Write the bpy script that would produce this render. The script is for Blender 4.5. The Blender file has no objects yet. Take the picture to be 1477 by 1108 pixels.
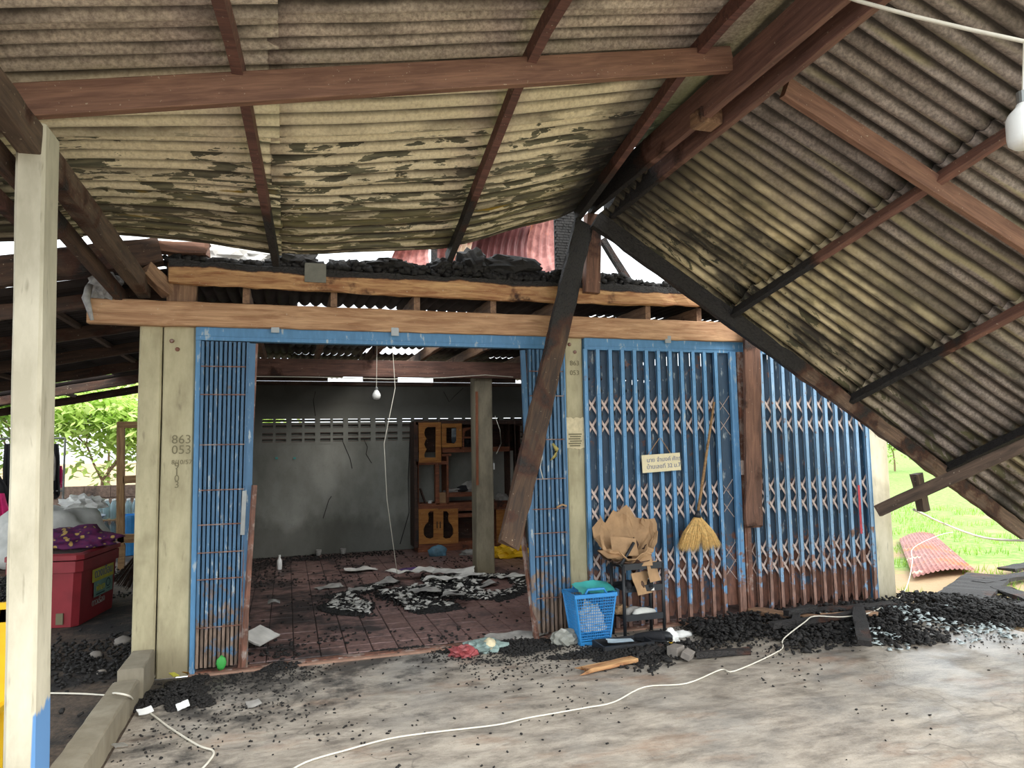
import bpy, math, random
import numpy as np
from mathutils import Vector, Matrix, noise as mnoise
SC = bpy.context.scene
COL = SC.collection
random.seed(7)
rnd = random.Random(11)
U = rnd.uniform

# ------------------------------------------------------------------ camera
# world: X along the house front, Y into the house, Z up, metres
_X = Vector((3240., 30., 1024.)).normalized()
_Y = Vector((-324.5, 94., 1024.)); _Y = (_Y - _X * _X.dot(_Y)).normalized()
_Z = _X.cross(_Y)
if _Z.y > 0: _Z = -_Z
CAMP = Vector((0.656, -5.691, 1.6))
def ray(px, py):
    c = Vector((px - 738.5, py - 554., 1024.))
    return Vector((_X.dot(c), _Y.dot(c), _Z.dot(c)))
def A(px, py, y):
    r = ray(px, py); return CAMP + r * ((y - CAMP.y) / r.y)
def G(px, py, z=0.):
    r = ray(px, py); return CAMP + r * ((z - CAMP.z) / r.z)
cam = bpy.data.cameras.new('camera'); camo = bpy.data.objects.new('camera', cam); COL.objects.link(camo)
def w(v): return Vector((_X.dot(v), _Y.dot(v), _Z.dot(v)))
cx, cu, cb = w(Vector((1, 0, 0))), w(Vector((0, -1, 0))), w(Vector((0, 0, -1)))
M4 = Matrix.Identity(4)
for i in range(3):
    M4[i][0] = cx[i]; M4[i][1] = cu[i]; M4[i][2] = cb[i]; M4[i][3] = CAMP[i]
camo.matrix_world = M4
cam.sensor_width = 36; cam.lens = 1024. / 1477 * 36; cam.clip_start = .05; cam.clip_end = 400
SC.camera = camo

# ------------------------------------------------------------------ sky, sun, exposure
world = bpy.data.worlds.new('world'); SC.world = world; world.use_nodes = True
bg = world.node_tree.nodes['Background']
bg.inputs['Color'].default_value = (.90, .96, 1., 1); bg.inputs['Strength'].default_value = 1.25
sun = bpy.data.lights.new('sun', 'SUN'); sun.energy = 1.6; sun.angle = math.radians(35); sun.color = (1, .96, .9)
suno = bpy.data.objects.new('sun', sun); COL.objects.link(suno)
suno.rotation_euler = Vector((.55, -.62, .75)).to_track_quat('Z', 'Y').to_euler()
SC.view_settings.view_transform = 'Standard'; SC.view_settings.look = 'None'
SC.view_settings.gamma = 1; SC.view_settings.use_curve_mapping = False
SC.view_settings.exposure = 1.15

# ------------------------------------------------------------------ materials
def srgb(r, g, b):
    f = lambda c: (c / 255 / 12.92) if c / 255 <= .04045 else ((c / 255 + .055) / 1.055) ** 2.4
    return (f(r), f(g), f(b), 1)
class NT:
    def __init__(s, name):
        s.m = bpy.data.materials.new(name); s.m.use_nodes = True
        s.t = s.m.node_tree; s.b = s.t.nodes['Principled BSDF']
    def n(s, typ, **k):
        nd = s.t.nodes.new(typ)
        for a, v in k.items(): setattr(nd, a, v)
        return nd
    def put(s, sock, v):
        if hasattr(v, 'is_output') or isinstance(v, bpy.types.NodeSocket): s.t.links.new(v, sock)
        else: sock.default_value = v
    def pos(s, sc=(1, 1, 1), obj=False):
        if obj: p = s.n('ShaderNodeTexCoord').outputs['Object']
        else: p = s.n('ShaderNodeNewGeometry').outputs['Position']
        m = s.n('ShaderNodeMapping'); s.put(m.inputs['Vector'], p); m.inputs['Scale'].default_value = sc
        return m.outputs[0]
    def noise(s, vec, scale, detail=4, rough=.55, dist=0.):
        nd = s.n('ShaderNodeTexNoise'); s.put(nd.inputs['Vector'], vec)
        nd.inputs['Scale'].default_value = scale; nd.inputs['Detail'].default_value = detail
        nd.inputs['Roughness'].default_value = rough; nd.inputs['Distortion'].default_value = dist
        return nd.outputs[0]
    def sep(s, vec, k):
        nd = s.n('ShaderNodeSeparateXYZ'); s.put(nd.inputs[0], vec); return nd.outputs[k]
    def math(s, op, a, b=0., clamp=False):
        nd = s.n('ShaderNodeMath', operation=op, use_clamp=clamp); s.put(nd.inputs[0], a); s.put(nd.inputs[1], b)
        return nd.outputs[0]
    def rng(s, v, a, b, c=0., d=1.):
        nd = s.n('ShaderNodeMapRange'); s.put(nd.inputs[0], v)
        for i, q in enumerate((a, b, c, d)): nd.inputs[i + 1].default_value = q
        return nd.outputs[0]
    def mix(s, f, a, b):
        nd = s.n('ShaderNodeMix', data_type='RGBA'); s.put(nd.inputs[0], f); s.put(nd.inputs[6], a); s.put(nd.inputs[7], b)
        return nd.outputs[2]
    def bump(s, h, st=.3, d=.01):
        nd = s.n('ShaderNodeBump'); s.put(nd.inputs['Height'], h)
        nd.inputs['Strength'].default_value = st; nd.inputs['Distance'].default_value = d
        s.put(s.b.inputs['Normal'], nd.outputs[0])
    def out(s, col, rough=.8, metal=0.):
        s.put(s.b.inputs['Base Color'], col); s.put(s.b.inputs['Roughness'], rough); s.b.inputs['Metallic'].default_value = metal
        return s.m
def plain(name, rgb, rough=.7, var=.25, scale=14, bump=.2, metal=0.):
    t = NT(name); p = t.pos(obj=True)
    c = srgb(*rgb); d = tuple(x * (1 - var) for x in c[:3]) + (1,)
    nz = t.noise(p, scale, 5)
    t.bump(nz, bump, .006)
    return t.out(t.mix(t.rng(nz, .35, .65), d, c), rough, metal)
def wood(name, a, b, char=None, burn=0., obj=True, rough=.75):
    """a,b: light/dark grain colours. char=(axis,from,to): burnt black from->to in world metres; burn: overall scorch"""
    t = NT(name); p = t.pos((1, 9, 9), True)
    n1 = t.noise(p, 3.0, 6, .6, .6); n2 = t.noise(t.pos((1, 30, 30), True), 5, 4)
    c = t.mix(t.rng(n1, .35, .68), srgb(*b), srgb(*a))
    c = t.mix(t.rng(n2, .42, .75, 0, .35), c, srgb(*[x * .6 for x in b]))
    wp = t.pos()
    sp = t.noise(wp, 55, 2)
    c = t.mix(t.rng(sp, .70, .74, 0, .5), c, srgb(205, 190, 165))
    bump = n1
    n3 = t.noise(wp, 2.2, 5, .6)
    if char or burn:
        msk = t.rng(n3, .62 - burn * .4, .74 - burn * .4)
        if char:
            ax, f, to = char
            g = t.rng(t.sep(wp, ax), f, to)
            g = t.math('ADD', g, t.math('MULTIPLY', t.math('SUBTRACT', n3, .5), 1.3))
            m2 = t.rng(g, .42, .62)
            msk = t.math('MAXIMUM', m2, msk) if burn else m2
        vor = t.n('ShaderNodeTexVoronoi', feature='DISTANCE_TO_EDGE'); t.put(vor.inputs['Vector'], t.pos((14, 45, 45), True)); vor.inputs['Scale'].default_value = 1.6
        bk = t.mix(t.rng(vor.outputs[0], .0, .12), srgb(14, 13, 13), srgb(44, 40, 38))
        edge = t.mix(t.rng(msk, .0, .5), c, srgb(70, 38, 22))
        c = t.mix(t.rng(msk, .35, 1.), edge, bk)
        bump = t.math('ADD', n1, t.math('MULTIPLY', t.math('MULTIPLY', t.rng(vor.outputs[0], 0, .15), msk), 1.2))
    t.bump(bump, .45, .008)
    return t.out(c, rough)

def concrete_post(name, a, b, blue=False):
    t = NT(name); p = t.pos((1, 1, .35))
    n1 = t.noise(p, 6, 6, .65); n2 = t.noise(t.pos(), 2.2, 4); n3 = t.noise(t.pos((1, 1, .2)), 25, 3)
    c = t.mix(t.rng(n1, .35, .65), srgb(*b), srgb(*a))
    c = t.mix(t.rng(n2, .56, .76, 0, .5), c, srgb(108, 98, 70))
    c = t.mix(t.rng(n3, .62, .72, 0, .45), c, srgb(112, 102, 82))
    z = t.sep(t.pos(), 2)
    zz = t.math('ADD', z, t.math('MULTIPLY', n1, .25))
    c = t.mix(t.rng(zz, .18, .5, .6, 0), c, srgb(130, 118, 92))
    if blue:
        xx = t.sep(t.pos(), 0)
        f = t.math('MULTIPLY', t.rng(t.math('ADD', z, t.math('MULTIPLY', n3, .1)), .59, .57, 0, 1), t.rng(xx, -.336, -.332, 0, 1))
        c = t.mix(f, c, srgb(95, 140, 190))
    t.bump(n1, .3, .006)
    return t.out(c, .9)

def roof_mat(name, side):
    t = NT(name); wp = t.pos()
    X, Y, Z = (t.sep(wp, i) for i in range(3))
    fine = t.noise(t.pos((1, 1, 1)), 45, 4, .7); mid = t.noise(t.pos((.5, 1.5, 1)), 5, 5, .6)
    if side == 'L':
        base = t.mix(t.rng(fine, .35, .65), srgb(146, 130, 118), srgb(208, 190, 172))
        base = t.mix(t.rng(mid, .48, .72, 0, .6), base, srgb(88, 78, 68))
        rear = t.rng(t.math('ADD', Y, t.math('MULTIPLY', mid, .5)), -1.95, -1.65)
        cream = t.mix(t.rng(fine, .3, .6), srgb(206, 188, 156), srgb(238, 222, 190))
        base = t.mix(rear, base, cream)
        # peeled flakes, long along the ribs
        pn = t.noise(t.pos((1.3, 7.5, .0)), 2.3, 5, .62, .3)
        thr = t.math('SUBTRACT', pn, t.rng(Y, -1.5, -.6, .085, .01))
        peel = t.math('MULTIPLY', t.rng(thr, .475, .485), t.rng(Y, -1.62, -1.5))
        olive = t.mix(t.rng(t.noise(t.pos((2, 20, 1)), 3, 4), .4, .65), srgb(86, 83, 68), srgb(122, 116, 94))
        base = t.mix(peel, base, olive)
        # rear rows: smoke-yellowed, streaked along the ribs
        st = t.noise(t.pos((.8, 14, 1)), 2.0, 5, .7)
        rr = t.rng(t.math('ADD', Y, t.math('MULTIPLY', mid, .4)), -.75, -.35, 0, .6)
        base = t.mix(t.math('MULTIPLY', rr, t.rng(st, .4, .6)), base, srgb(120, 110, 66))
        base = t.mix(t.math('MULTIPLY', t.rng(Y, -1.4, -.9), t.rng(t.noise(t.pos((1, 10, 1)), 1.9, 3), .64, .7)), base, srgb(150, 120, 40))
        # soot beside the ridge and in blotches towards the fire
        sn = t.noise(t.pos((.9, 2.4, 1)), 1.3, 5, .6)
        soot = t.rng(t.math('ADD', t.rng(X, 2.3, 3.0, 0, .6), sn), .72, .95, 0, .93)
        soot = t.math('MULTIPLY', soot, t.rng(Y, -2.4, -1.2, .15, 1))
        s2 = t.math('MULTIPLY', t.rng(sn, .62, .76, 0, .7), t.rng(Y, -1.2, -.6))
        s3 = t.math('MULTIPLY', t.rng(X, -.5, -1.0, 0, .6), t.rng(Y, -2., -1.))
        base = t.mix(t.math('MAXIMUM', t.math('MAXIMUM', soot, s2), s3), base, srgb(34, 31, 28))
    else:
        base = t.mix(t.rng(fine, .35, .65), srgb(112, 102, 96), srgb(166, 152, 142))
        base = t.mix(t.rng(mid, .46, .7, 0, .65), base, srgb(80, 72, 64))
        row = t.rng(t.noise(t.pos((.35, 5.5, .3)), 1.5, 2), .56, .63, 0, .6)
        base = t.mix(row, base, srgb(170, 160, 120))
        rear = t.rng(t.math('ADD', Y, t.math('MULTIPLY', mid, .6)), -1.55, -.9)
        rear = t.math('MULTIPLY', rear, t.rng(X, 6.2, 4.8, 0, 1))
        cream = t.mix(t.rng(mid, .35, .6), srgb(170, 154, 112), srgb(220, 202, 160))
        base = t.mix(rear, base, cream)
        pn = t.noise(t.pos((1.5, 8, .0)), 2.6, 6, .7, .4)
        peel = t.math('MULTIPLY', t.rng(pn, .54, .56), t.rng(Y, -.95, -.75))
        base = t.mix(peel, base, srgb(96, 92, 66))
        sn = t.noise(t.pos((.8, 2.2, .8)), 1.6, 5, .65)
        soot = t.math('MULTIPLY', t.rng(sn, .42, .60, 0, .88), t.rng(Y, -2.1, -1.1))
        rs = t.math('MULTIPLY', t.rng(X, 4.0, 3.45, 0, .9), t.rng(Y, -2., -1.2, 0, 1))
        base = t.mix(t.math('MAXIMUM', soot, rs), base, srgb(38, 35, 32))
    lane = t.n('ShaderNodeMath', operation='FRACT'); t.put(lane.inputs[0], t.math('ADD', t.math('DIVIDE', t.math('ADD', Y, .12), .485), t.math('MULTIPLY', mid, .12)))
    lane = t.math('MULTIPLY', t.rng(lane.outputs[0], .12, .02), t.rng(t.noise(t.pos((.7, .2, .7)), 1.7, 3), .42, .55, 0, .7))
    base = t.mix(lane, base, srgb(70, 58, 50))
    # rib shade painted into the flutes of the sheets, together with soot
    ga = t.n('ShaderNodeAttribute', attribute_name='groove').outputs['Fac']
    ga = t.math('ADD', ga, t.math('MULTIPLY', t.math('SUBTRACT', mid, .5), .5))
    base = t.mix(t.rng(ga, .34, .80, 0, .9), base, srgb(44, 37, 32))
    t.bump(fine, .3, .003)
    return t.out(base, .85)

def paint_metal(name, blue, rust, zfade=True, amount=.1):
    t = NT(name); wp = t.pos()
    n1 = t.noise(wp, 9, 6, .65); n2 = t.noise(t.pos((1, 1, .25)), 30, 4, .6); z = t.sep(wp, 2); x = t.sep(wp, 0)
    c = t.mix(t.rng(n2, .35, .65), tuple(v * .82 for v in srgb(*blue)[:3]) + (1,), srgb(*blue))
    c = t.mix(t.rng(n2, .60, .68, 0, .8), c, srgb(178, 186, 186))
    g = t.math('ADD', n1, t.rng(z, .1, .9, .32 if zfade else .0, 0))
    m = t.rng(g, .66 - amount, .74 - amount)
    r = t.mix(t.rng(n2, .4, .6), srgb(*[q * .72 for q in rust]), srgb(*rust))
    c = t.mix(m, c, r)
    t.bump(n1, .25, .003)
    return t.out(c, .55)

def floor_concrete():
    t = NT('worn_concrete'); wp = t.pos()
    big = t.noise(wp, .9, 6, .6); st = t.noise(t.pos((.75, 1.6, 1)), 3.6, 10, .74, .25); fine = t.noise(wp, 60, 3, .7)
    X, Y = t.sep(wp, 0), t.sep(wp, 1)
    c = t.mix(t.rng(st, .36, .62), srgb(116, 108, 98), srgb(186, 176, 162))
    c = t.mix(t.rng(big, .5, .7, 0, .5), c, srgb(142, 142, 140))
    c = t.mix(t.rng(fine, .6, .7, 0, .35), c, srgb(92, 86, 80))
    c = t.mix(t.math('MULTIPLY', t.rng(t.noise(t.pos((.6, 1.4, 1)), 2.1, 6, .65), .55, .72), .55), c, srgb(150, 112, 84))
    c = t.mix(t.rng(t.noise(wp, 120, 2, .6), .66, .70, 0, .6), c, srgb(60, 56, 54))
    c = t.mix(t.rng(t.noise(t.pos((.8, 1.6, 1)), 9, 6, .7), .58, .66, 0, .4), c, srgb(96, 90, 84))
    # soot washed over the slab along the front and to the left
    sn = t.noise(wp, 2.6, 7, .7)
    so = t.math('ADD', sn, t.rng(Y, -1.4, -.2, 0, .16)); so = t.math('ADD', so, t.rng(X, 1.4, -.2, 0, .12))
    so = t.math('SUBTRACT', so, t.rng(X, 1.5, 4., 0, .1))
    c = t.mix(t.rng(so, .60, .74, 0, .85), c, srgb(42, 40, 39))
    cr = t.n('ShaderNodeTexVoronoi', feature='DISTANCE_TO_EDGE'); 
    d = t.n('ShaderNodeVectorMath', operation='ADD'); t.put(d.inputs[0], wp)
    nn = t.n('ShaderNodeTexNoise'); nn.inputs['Scale'].default_value = 2.5; t.put(nn.inputs['Vector'], wp)
    t.put(d.inputs[1], nn.outputs[1]); t.put(cr.inputs['Vector'], d.outputs[0]); cr.inputs['Scale'].default_value = .33
    c = t.mix(t.rng(cr.outputs[0], .0, .003, .45, 0), c, srgb(80, 74, 68))
    t.bump(t.math('ADD', st, fine), .25, .01)
    wet = t.math('ADD', t.noise(wp, 1.6, 4), t.rng(X, 2.5, 5.5, 0, .22))
    ro = t.rng(wet, .5, .68, .78, .32)
    return t.out(c, ro)

def tile_mat():
    t = NT('red_tile'); wp = t.pos()
    n = t.noise(wp, 1.7, 7, .68); f = t.noise(wp, 30, 4); r = t.n('ShaderNodeObjectInfo').outputs['Random']
    c = t.mix(t.rng(f, .35, .65), srgb(108, 80, 76), srgb(150, 116, 108))
    c = t.mix(t.math('MULTIPLY', r, .3), c, srgb(84, 60, 54))
    Y = t.sep(wp, 1); X = t.sep(wp, 0)
    m = t.rng(t.math('ADD', n, t.rng(X, 2.2, .6, -.03, .09)), .51, .63, 0, .88)
    c = t.mix(m, c, srgb(32, 29, 29))
    t.bump(f, .15, .002)
    return t.out(c, t.rng(n, .35, .6, .28, .65))

def wall_mat():
    t = NT('grey_render'); wp = t.pos()
    n = t.noise(t.pos((1, 1, .6)), 1.3, 7, .62); f = t.noise(wp, 25, 4, .7); z = t.sep(wp, 2)
    c = t.mix(t.rng(n, .35, .65), srgb(116, 116, 108), srgb(158, 158, 150))
    c = t.mix(t.rng(f, .55, .75, 0, .3), c, srgb(100, 98, 90))
    damp = t.math('ADD', z, t.math('MULTIPLY', n, .7))
    c = t.mix(t.rng(damp, .75, .95, .5, 0), c, srgb(74, 72, 64))
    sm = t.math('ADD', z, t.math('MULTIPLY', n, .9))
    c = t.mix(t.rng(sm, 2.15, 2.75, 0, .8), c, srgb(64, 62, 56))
    t.bump(f, .3, .004)
    return t.out(c, .92)

def ground_mat(name, a, b, soot=0.):
    t = NT(name); wp = t.pos()
    n = t.noise(wp, 1.4, 7, .65); f = t.noise(wp, 22, 5, .7)
    c = t.mix(t.rng(f, .35, .65), srgb(*b), srgb(*a))
    if soot: c = t.mix(t.rng(n, .56 - soot, .66 - soot), c, srgb(36, 33, 32))
    t.bump(f, .6, .02)
    return t.out(c, .9)
def grass_ground():
    t = NT('lawn'); wp = t.pos()
    n = t.noise(wp, .55, 6, .6); f = t.noise(wp, 9, 6, .7)
    c = t.mix(t.rng(f, .35, .65), srgb(106, 138, 60), srgb(158, 184, 104))
    X, Y = t.sep(wp, 0), t.sep(wp, 1)
    m = t.math('ADD', n, t.rng(X, 11, 7.2, 0, .32))
    c = t.mix(t.rng(m, .62, .72), c, srgb(176, 150, 116))
    t.bump(f, .8, .03)
    return t.out(c, .95)
def leafy(name, a, b):
    t = NT(name); r = t.noise(t.pos(), 3, 4)
    c = t.mix(t.rng(r, .35, .65), srgb(*a), srgb(*b))
    t.b.inputs['Subsurface Weight'].default_value = 0
    tr = t.n('ShaderNodeBsdfTranslucent'); t.put(tr.inputs[0], c)
    mx = t.n('ShaderNodeMixShader'); mx.inputs[0].default_value = .4
    o = t.t.nodes['Material Output']; t.out(c, .6)
    t.put(mx.inputs[1], t.b.outputs[0]); t.put(mx.inputs[2], tr.outputs[0]); t.put(o.inputs[0], mx.outputs[0])
    return t.m

M = {}
M['wood_brown'] = wood('brown_timber', (152, 112, 90), (116, 82, 66))
M['wood_ridge'] = wood('ridge_timber', (136, 98, 84), (100, 70, 62), char=(1, -2.0, -.6))
M['purlin'] = wood('purlin_timber', (122, 82, 70), (86, 58, 52), char=(1, -1.5, -.3))
M['purlinR'] = wood('purlin_timber_scorched', (136, 94, 78), (98, 68, 58), char=(1, -1.7, -.8))
M['wood_orange'] = wood('orange_timber', (206, 164, 124), (158, 114, 80), burn=.0)
M['wood_plank'] = wood('scorched_plank', (212, 168, 116), (150, 98, 62), char=(2, 2.90, 2.98), burn=.12)
M['wood_joist'] = wood('joist_timber', (166, 130, 100), (112, 82, 62), burn=.12)
M['wood_red'] = wood('inner_beam_timber', (134, 96, 80), (90, 64, 56), burn=.1)
M['wood_dark'] = wood('dark_timber', (92, 66, 50), (50, 36, 28), burn=.25)
M['wood_hang'] = wood('hanging_board_timber', (138, 98, 78), (90, 62, 50), burn=.14)
M['wood_grey'] = wood('weathered_timber', (112, 90, 74), (72, 58, 48), burn=.1)
M['char'] = wood('charcoal_timber', (70, 50, 40), (40, 30, 26), burn=.75)
M['char_diag'] = wood('half_burnt_timber', (96, 70, 50), (56, 42, 34), char=(2, 2.2, 2.9), burn=.22)
M['char_raf'] = wood('burnt_rafter_timber', (124, 98, 78), (76, 58, 48), char=(0, 7.4, 3.6), burn=.3)
M['wood_light'] = wood('pale_door_timber', (176, 140, 96), (128, 94, 60))
M['cab'] = wood('cabinet_veneer', (186, 128, 58), (146, 90, 40), burn=.0)
M['cab_edge'] = wood('cabinet_edge', (150, 88, 54), (104, 58, 38), burn=.05)
M['cab_dark'] = wood('cabinet_scorched', (84, 56, 42), (50, 36, 30), burn=.15)
M['post'] = concrete_post('painted_concrete', (192, 182, 148), (160, 150, 120))
M['post_front'] = concrete_post('pale_painted_concrete', (208, 200, 178), (180, 172, 150), True)
M['post_in'] = concrete_post('bare_concrete', (150, 140, 118), (112, 104, 88))
M['post_r'] = concrete_post('whitish_concrete', (226, 216, 192), (200, 190, 160))
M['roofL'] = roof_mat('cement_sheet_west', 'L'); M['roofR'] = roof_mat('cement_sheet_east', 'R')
M['blue'] = paint_metal('blue_paint', (100, 152, 196), (150, 112, 96), True, .0)
M['blue_frame'] = paint_metal('blue_frame_paint', (84, 136, 178), (140, 110, 100), False, -.05)
M['blue_stack'] = paint_metal('blue_stack_paint', (72, 112, 146), (138, 116, 100), True, .0)
M['blue_pale'] = paint_metal('faded_blue_paint', (136, 172, 204), (160, 120, 104), True, .03)
M['rusty'] = paint_metal('rusty_steel', (150, 130, 120), (128, 84, 66), False, .25)
M['lattice'] = plain('lattice_bar_steel', (214, 190, 178), .6, .3, 30)
M['slat'] = paint_metal('backing_slat_paint', (52, 76, 98), (128, 84, 66), True, .06)
M['floor'] = floor_concrete(); M['tile'] = tile_mat(); M['wall'] = wall_mat()
M['grout'] = plain('dark_grout', (48, 40, 38), .9)
M['dirt'] = ground_mat('sooty_dirt', (100, 84, 70), (56, 48, 42), .10)
M['lawn'] = grass_ground()
M['yardconc'] = ground_mat('yard_concrete', (186, 176, 160), (160, 150, 134))
M['curb'] = concrete_post('curb_concrete', (150, 144, 130), (116, 110, 100))
M['coal'] = plain('charcoal', (40, 37, 35), .8, .6, 30, .6)
M['ash'] = plain('ash', (176, 174, 172), .9, .4, 25, .5)
M['whiteash'] = plain('white_ash', (238, 234, 228), .9, .35, 9, .6)
M['paper'] = plain('white_paper', (226, 222, 214), .8, .3, 6)
M['greypaper'] = plain('sooty_paper', (172, 168, 162), .8, .5, 8)
M['white'] = plain('white_plastic', (236, 236, 232), .35, .05)
M['cable'] = plain('white_cable_sheath', (226, 220, 204), .5, .1)
M['cream'] = plain('cream_board', (228, 214, 176), .7, .1)
M['ink'] = plain('blue_ink', (96, 104, 140), .7, .1)
M['inkgrey'] = plain('grey_scratches', (126, 118, 92), .9, .1)
M['black'] = plain('black_plastic', (36, 38, 42), .5, .3)
M['basket'] = plain('blue_plastic', (52, 140, 206), .4, .1)
M['teal'] = plain('teal_plastic', (70, 170, 165), .4, .15)
M['white_flake'] = plain('pale_flake', (196, 208, 208), .5, .3)
M['kraft'] = plain('kraft_paper', (178, 142, 104), .85, .25, 10, .5)
M['green'] = plain('green_print', (60, 160, 70), .6, .1)
M['straw'] = plain('broom_straw', (240, 196, 122), .8, .4, 60, .3)
M['steel'] = plain('dull_steel', (150, 152, 150), .4, .2, 12, .1, .7)
M['red'] = plain('red_plastic', (150, 42, 50), .55, .25, 5)
M['reddark'] = plain('dirty_lid_top', (70, 56, 52), .8, .5, 5)
M['yellow'] = plain('yellow_plastic', (240, 190, 20), .5, .1)
M['yellowp'] = plain('yellow_print', (196, 190, 70), .6, .2)
M['aqua'] = plain('aqua_print', (120, 160, 150), .6, .25)
M['sack'] = plain('white_sack', (206, 206, 200), .7, .15)
M['pink'] = plain('pink_cloth', (214, 30, 110), .8, .2)
M['blackcloth'] = plain('black_cloth', (30, 30, 34), .9, .3)
M['block'] = ground_mat('block_wall', (120, 100, 88), (84, 70, 60), .02)
M['brick'] = plain('grey_brick', (140, 132, 124), .8, .25)
M['leafA'] = leafy('young_leaf', (190, 220, 110), (228, 240, 168)); M['leafB'] = leafy('dark_leaf', (140, 180, 84), (196, 216, 130))
M['blade'] = leafy('grass_blade', (110, 160, 40), (170, 206, 90))
M['bark'] = plain('bark', (150, 120, 98), .9)
M['mirror'] = plain('mirror_glass', (190, 190, 186), .08, .02, 14, 0, 1.)
M['violet'] = plain('violet_cloth', (92, 62, 120), .9, .4)
def redroof():
    t = NT('rusting_red_sheet'); n = t.noise(t.pos((1, 1, 1)), 1.6, 6, .65)
    f = t.noise(t.pos(), 12, 4)
    c = t.mix(t.rng(f, .4, .6), srgb(150, 98, 92), srgb(186, 130, 122)); c = t.mix(t.rng(n, .54, .62), c, srgb(190, 116, 70))
    c = t.mix(t.rng(t.noise(t.pos(), 2.6, 4), .60, .66), c, srgb(226, 206, 180))
    return t.out(c, .6)
M['redroof'] = redroof()
def floral():
    t = NT('floral_cloth'); v = t.n('ShaderNodeTexVoronoi'); t.put(v.inputs['Vector'], t.pos(obj=True)); v.inputs['Scale'].default_value = 16
    c = t.mix(t.rng(v.outputs[0], .28, .36), srgb(206, 170, 96), srgb(84, 34, 84))
    c = t.mix(t.rng(v.outputs[0], .5, .6), c, srgb(104, 34, 84))
    return t.out(c, .8)
M['floral'] = floral()
def clear(name, col, a=.5):
    t = NT(name); t.b.inputs['Transmission Weight'].default_value = a; t.b.inputs['IOR'].default_value = 1.3
    return t.out(srgb(*col), .12)
M['bottle'] = clear('clear_bottle', (200, 222, 226), .7)

# ------------------------------------------------------------------ object helpers
def tag(o, label=None, cat=None, group=None, kind=None):
    if label: o['label'] = label
    if cat: o['category'] = cat
    if group: o['group'] = group
    if kind: o['kind'] = kind
    return o
def thing(name, loc, label=None, cat=None, group=None, kind=None):
    o = bpy.data.objects.new(name, None); o.empty_display_size = .1; COL.objects.link(o); o.location = loc
    return tag(o, label, cat, group, kind)
def wloc(p):
    v = Vector()
    while p: v += p.location; p = p.parent
    return v
def link(name, me, mat, parent=None, mw=None, smooth=False):
    if isinstance(mat, str): mat = M[mat]
    if mat and not me.materials: me.materials.append(mat)
    o = bpy.data.objects.new(name, me); COL.objects.link(o)
    mw = mw or Matrix.Identity(4)
    if parent: o.parent = parent; mw = Matrix.Translation(-wloc(parent)) @ mw
    o.matrix_basis = mw
    if smooth: me.polygons.foreach_set('use_smooth', [True] * len(me.polygons))
    return o
class MB:
    def __init__(s): s.v = []; s.f = []
    def add(s, vs, fs):
        b = len(s.v); s.v += [tuple(v) for v in vs]; s.f += [tuple(i + b for i in f) for f in fs]; return s
    def box(s, a, b, m=None):
        x0, y0, z0 = a; x1, y1, z1 = b
        vs = [Vector(p) for p in ((x0, y0, z0), (x1, y0, z0), (x1, y1, z0), (x0, y1, z0), (x0, y0, z1), (x1, y0, z1), (x1, y1, z1), (x0, y1, z1))]
        if m: vs = [m @ v for v in vs]
        return s.add(vs, [(0, 3, 2, 1), (4, 5, 6, 7), (0, 1, 5, 4), (1, 2, 6, 5), (2, 3, 7, 6), (3, 0, 4, 7)])
    def bar(s, p0, p1, wd, th, up=Vector((0, 0, 1))):
        m, L = frame(p0, p1, up); return s.box((0, -wd / 2, -th / 2), (L, wd / 2, th / 2), m)
    def tube(s, pts, r, n=6, cap=True):
        pts = [Vector(p) for p in pts]; k = len(pts); rr = r if isinstance(r, (list, tuple)) else [r] * k
        b = len(s.v)
        for i, p in enumerate(pts):
            d = (pts[min(i + 1, k - 1)] - pts[max(i - 1, 0)]).normalized()
            a = d.cross(Vector((0, 0, 1)));
            if a.length < .05: a = d.cross(Vector((1, 0, 0)))
            a.normalize(); c = d.cross(a)
            for j in range(n):
                t = 2 * math.pi * j / n; s.v.append(tuple(p + (a * math.cos(t) + c * math.sin(t)) * rr[i]))
        for i in range(k - 1):
            for j in range(n):
                s.f.append((b + i * n + j, b + i * n + (j + 1) % n, b + (i + 1) * n + (j + 1) % n, b + (i + 1) * n + j))
        if cap: s.f.append(tuple(b + j for j in range(n))[::-1]); s.f.append(tuple(b + (k - 1) * n + j for j in range(n)))
        return s
    def lathe(s, prof, c, n=16):
        b = len(s.v); k = len(prof); c = Vector(c)
        for r, z in prof:
            for j in range(n):
                t = 2 * math.pi * j / n; s.v.append((c.x + r * math.cos(t), c.y + r * math.sin(t), c.z + z))
        for i in range(k - 1):
            for j in range(n): s.f.append((b + i * n + j, b + i * n + (j + 1) % n, b + (i + 1) * n + (j + 1) % n, b + (i + 1) * n + j))
        s.f.append(tuple(b + j for j in range(n))[::-1]); s.f.append(tuple(b + (k - 1) * n + j for j in range(n)))
        return s
    def mesh(s, name='m'):
        me = bpy.data.meshes.new(name); me.from_pydata(s.v, [], s.f); me.update(); return me
    def build(s, name, mat, parent=None, smooth=False, origin=None):
        vs = np.array(s.v, dtype=float)
        if origin is None: c = (vs.min(0) + vs.max(0)) / 2; c[2] = vs[:, 2].min()
        else: c = np.array(origin)
        s.v = [tuple(v) for v in vs - c]
        return link(name, s.mesh(name), mat, parent, Matrix.Translation(Vector(c)), smooth)
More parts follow.
